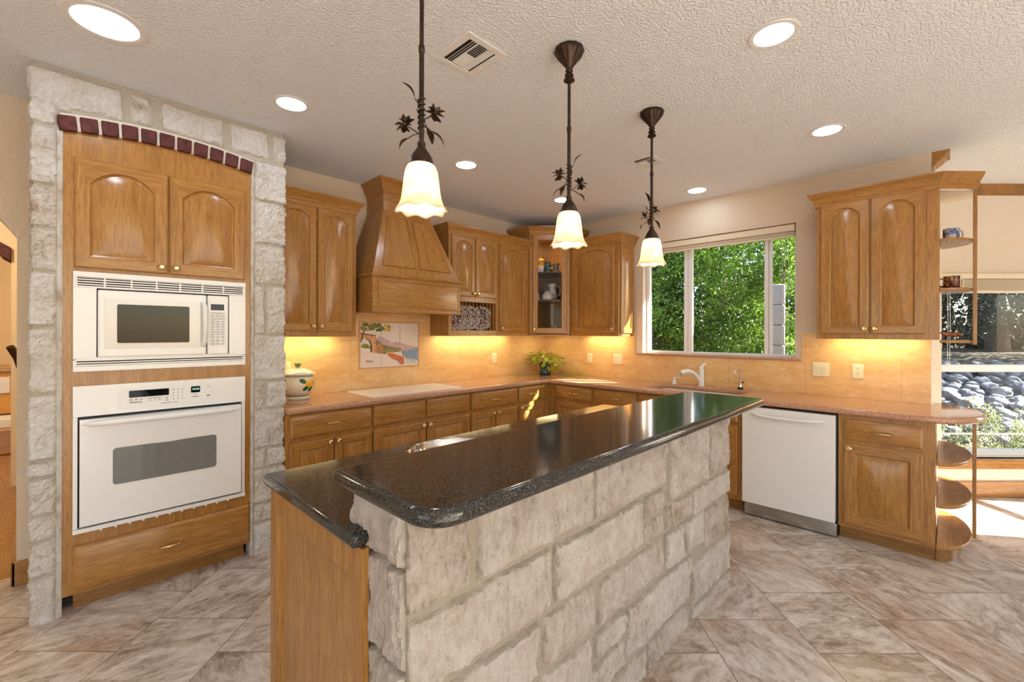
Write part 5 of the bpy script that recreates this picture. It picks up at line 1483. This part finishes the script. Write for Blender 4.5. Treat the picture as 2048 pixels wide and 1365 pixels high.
rng = np.random.default_rng(3)
def leaf_cloud(name, parent, blobs, n, size, mats, aspect=.45, droop=.5):
    """many small folded leaves filling the outer shell of a set of ellipsoids"""
    w = np.array([b[1][0]*b[1][1]*b[1][2] for b in blobs])**.67; w = w/w.sum()
    cnt = (w*n).astype(int); vs = []; fs = []; base = 0
    for (c, r), k in zip(blobs, cnt):
        d = rng.normal(size=(k, 3)); d /= np.linalg.norm(d, axis=1, keepdims=True)
        rad = rng.uniform(.55, 1.05, (k, 1))**.6
        p = np.array(c) + d*rad*np.array(r)
        out = d*np.array([1, 1, .6]) + rng.normal(size=(k, 3))*.7 - np.array([0, 0, droop]); out /= np.linalg.norm(out, axis=1, keepdims=True)
        side = np.cross(out, rng.normal(size=(k, 3))); side /= np.linalg.norm(side, axis=1, keepdims=True)
        L = size*rng.uniform(.6, 1.3, (k, 1)); W = L*aspect*.5
        nn = np.cross(side, out)
        a = p; b = p+out*L*.5+side*W+nn*W*.25; e = p+out*L; f = p+out*L*.5-side*W+nn*W*.25
        vs.append(np.stack([a, b, e, f], 1).reshape(-1, 3))
        idx = base + np.arange(k)[:, None]*4
        fs += (idx+np.array([0, 1, 2])).tolist() + (idx+np.array([0, 2, 3])).tolist(); base += 4*k
    return raw(name, np.concatenate(vs).tolist(), fs, mats, parent, smooth=False)
def tree(name, label, cat, at, blobs, n, size, mat, trunk=None, group=None, **kw):
    t = thing(name, label, cat, at, 0, group)
    leaf_cloud('foliage', t, blobs, n, size, mat, **kw)
    if trunk:
        m = MB()
        for path, rad in trunk: m.tube(path, rad, 10)
        m.build('trunk', BARK, t)
    return t
tree('leafy_tree', 'sunlit bright green tree filling the middle of the sink window', 'tree', (4.6, -.6, GZ),
     [((0,0,1.2),(1.1,1.1,.9)), ((-.3,.2,2.3),(1.1,1.2,.9)), ((.1,-.5,3.2),(1.2,1.1,.9)), ((-.5,-.6,1.6),(.7,.7,.7)), ((.2,.6,3.9),(1.2,1.2,1.0)), ((-.6,.5,.9),(.7,.8,.6))], 36000, .085, LEAF_A,
     [([(0,0,0),(0,.05,1),(.1,0,2.2),(.1,0,3.4)], [.12,.1,.08,.04])])
tree('leafy_tree', 'deep green bushy tree at the left of the sink window', 'tree', (4.9, 1.4, GZ),
     [((0,0,1.0),(1.2,1.2,1.0)), ((.0,.1,2.3),(1.2,1.2,1.0)), ((.1,-.2,3.6),(1.3,1.2,1.0)), ((-.4,-.8,1.5),(.8,.7,.8))], 30000, .085, LEAF_B,
     [([(0,0,0),(0,0,2),(.1,0,3.6)], [.12,.09,.04])])
tree('leafy_tree', 'dark tree behind the bright one outside the sink window', 'tree', (6.8, .4, GZ),
     [((0,0,1.5),(1.6,2.4,1.4)), ((0,.4,3.6),(1.6,2.6,1.4)), ((.2,0,5.4),(1.7,2.4,1.3))], 22000, .12, LEAF_B,
     [([(0,0,0),(0,0,3),(.1,0,5)], [.18,.14,.06])])
tree('leafy_tree', 'loose leafy shrub at the right of the sink window', 'shrub', (3.3, -1.95, GZ),
     [((.9,.2,1.0),(.45,.5,.8)), ((.8,.1,2.3),(.45,.5,.7)), ((.9,.3,3.2),(.5,.5,.5))], 4200, .085, LEAF_A,
     [([(.9,.2,0),(.85,.15,1.4),(.9,.2,2.9)], [.04,.03,.015])])
# white stone garden pier outside the right pane
pp = CAM + (F0 + R0*((1556-1024)/FPX))*5.6
pr = thing('garden_pier', 'tall pier of white stone blocks outside the right pane of the sink window', 'pier', (pp.x, pp.y, GZ), .3)
PW = plain('white stone block', srgb(170, 170, 174), .85, var=.06, bump=.4)
for k in range(9):
    m = MB(); m.box(-.07, .07, -.07, .07, k*.255, k*.255+.248); m.build('stone_block', PW, pr, bevel=.012)
# trees of the rock bank, seen through the nook window
G4 = 'cedars beyond the rock bank'
for k, (x, y, lab) in enumerate(((9.4, -5.6, 'dusty cedar with thick trunk behind the boulders, middle of the nook window'), (9.2, -3.4, 'dusty cedar at the left of the nook window'), (10.4, -7.6, 'dusty cedar at the right edge of the nook window'), (11.8, -4.6, 'farthest dusty cedar behind the others'), (11.4, -2.0, 'dusty cedar half hidden behind the open end shelves'))):
    gz = ground_z(x, y)
    tree('cedar_tree', lab, 'tree', (x, y, gz), [((0,0,1.1),(1.2,1.4,1.0)), ((.2,.3,2.4),(1.4,1.5,1.1)), ((.1,-.4,3.9),(1.5,1.6,1.2)), ((.2,.2,5.4),(1.2,1.3,1.0))], 16000, .10, LEAF_C,
         [([(-1.0,0,-.1),(-.95,.05,1.0),(-.8,.0,2.4),(-.6,0,4)], [.22,.18,.15,.08])], G4, aspect=.3)
for k, (x, y) in enumerate(((14.5, -7.5), (14.0, -4.4), (14.5, -1.4))):
    tree('hedge_tree', ('dark dense hedge tree at the far right behind the cedars', 'dark dense hedge tree in the middle behind the cedars', 'dark dense hedge tree at the far left behind the cedars')[k], 'tree', (x, y, ground_z(x, y)), [((0,0,1.6),(1.2,2.2,1.8)), ((0,0,4.2),(1.2,2.2,1.8)), ((0,0,6.6),(1.2,2.2,1.6))], 14000, .22, LEAF_C, [([(0,0,0),(0,0,5)], [.25,.1])], aspect=.6)
G5 = 'wild weeds below the nook window'
for k in range(9):
    x = 2.75 + .28*(k % 3); y = -5.2 + k*.24; gz = ground_z(x, y)
    t = thing('weed_plant', 'wispy pale green weed growing below the nook window', 'weed', (x, y, gz), k*1.3, G5)
    random.seed(30+k); m = MB(); tips = []
    for s_ in range(6):
        a = random.uniform(0, 6.28); hgt = random.uniform(.5, .95); b = random.uniform(.05, .22)
        m.tube([(0,0,0), (b*.3*math.cos(a), b*.3*math.sin(a), hgt*.5), (b*math.cos(a), b*math.sin(a), hgt)], [.004,.003,.0015], 5); tips.append((b*math.cos(a), b*math.sin(a), hgt))
    m.build('stems', plain('pale stems', srgb(190, 178, 150), .8), t)
    leaf_cloud('foliage', t, [((0,0,.22),(.24,.24,.2))] + [((a*.9,b*.9,c*.8),(.05,.05,.12)) for a, b, c in tips], 1100, .038, LEAF_W)
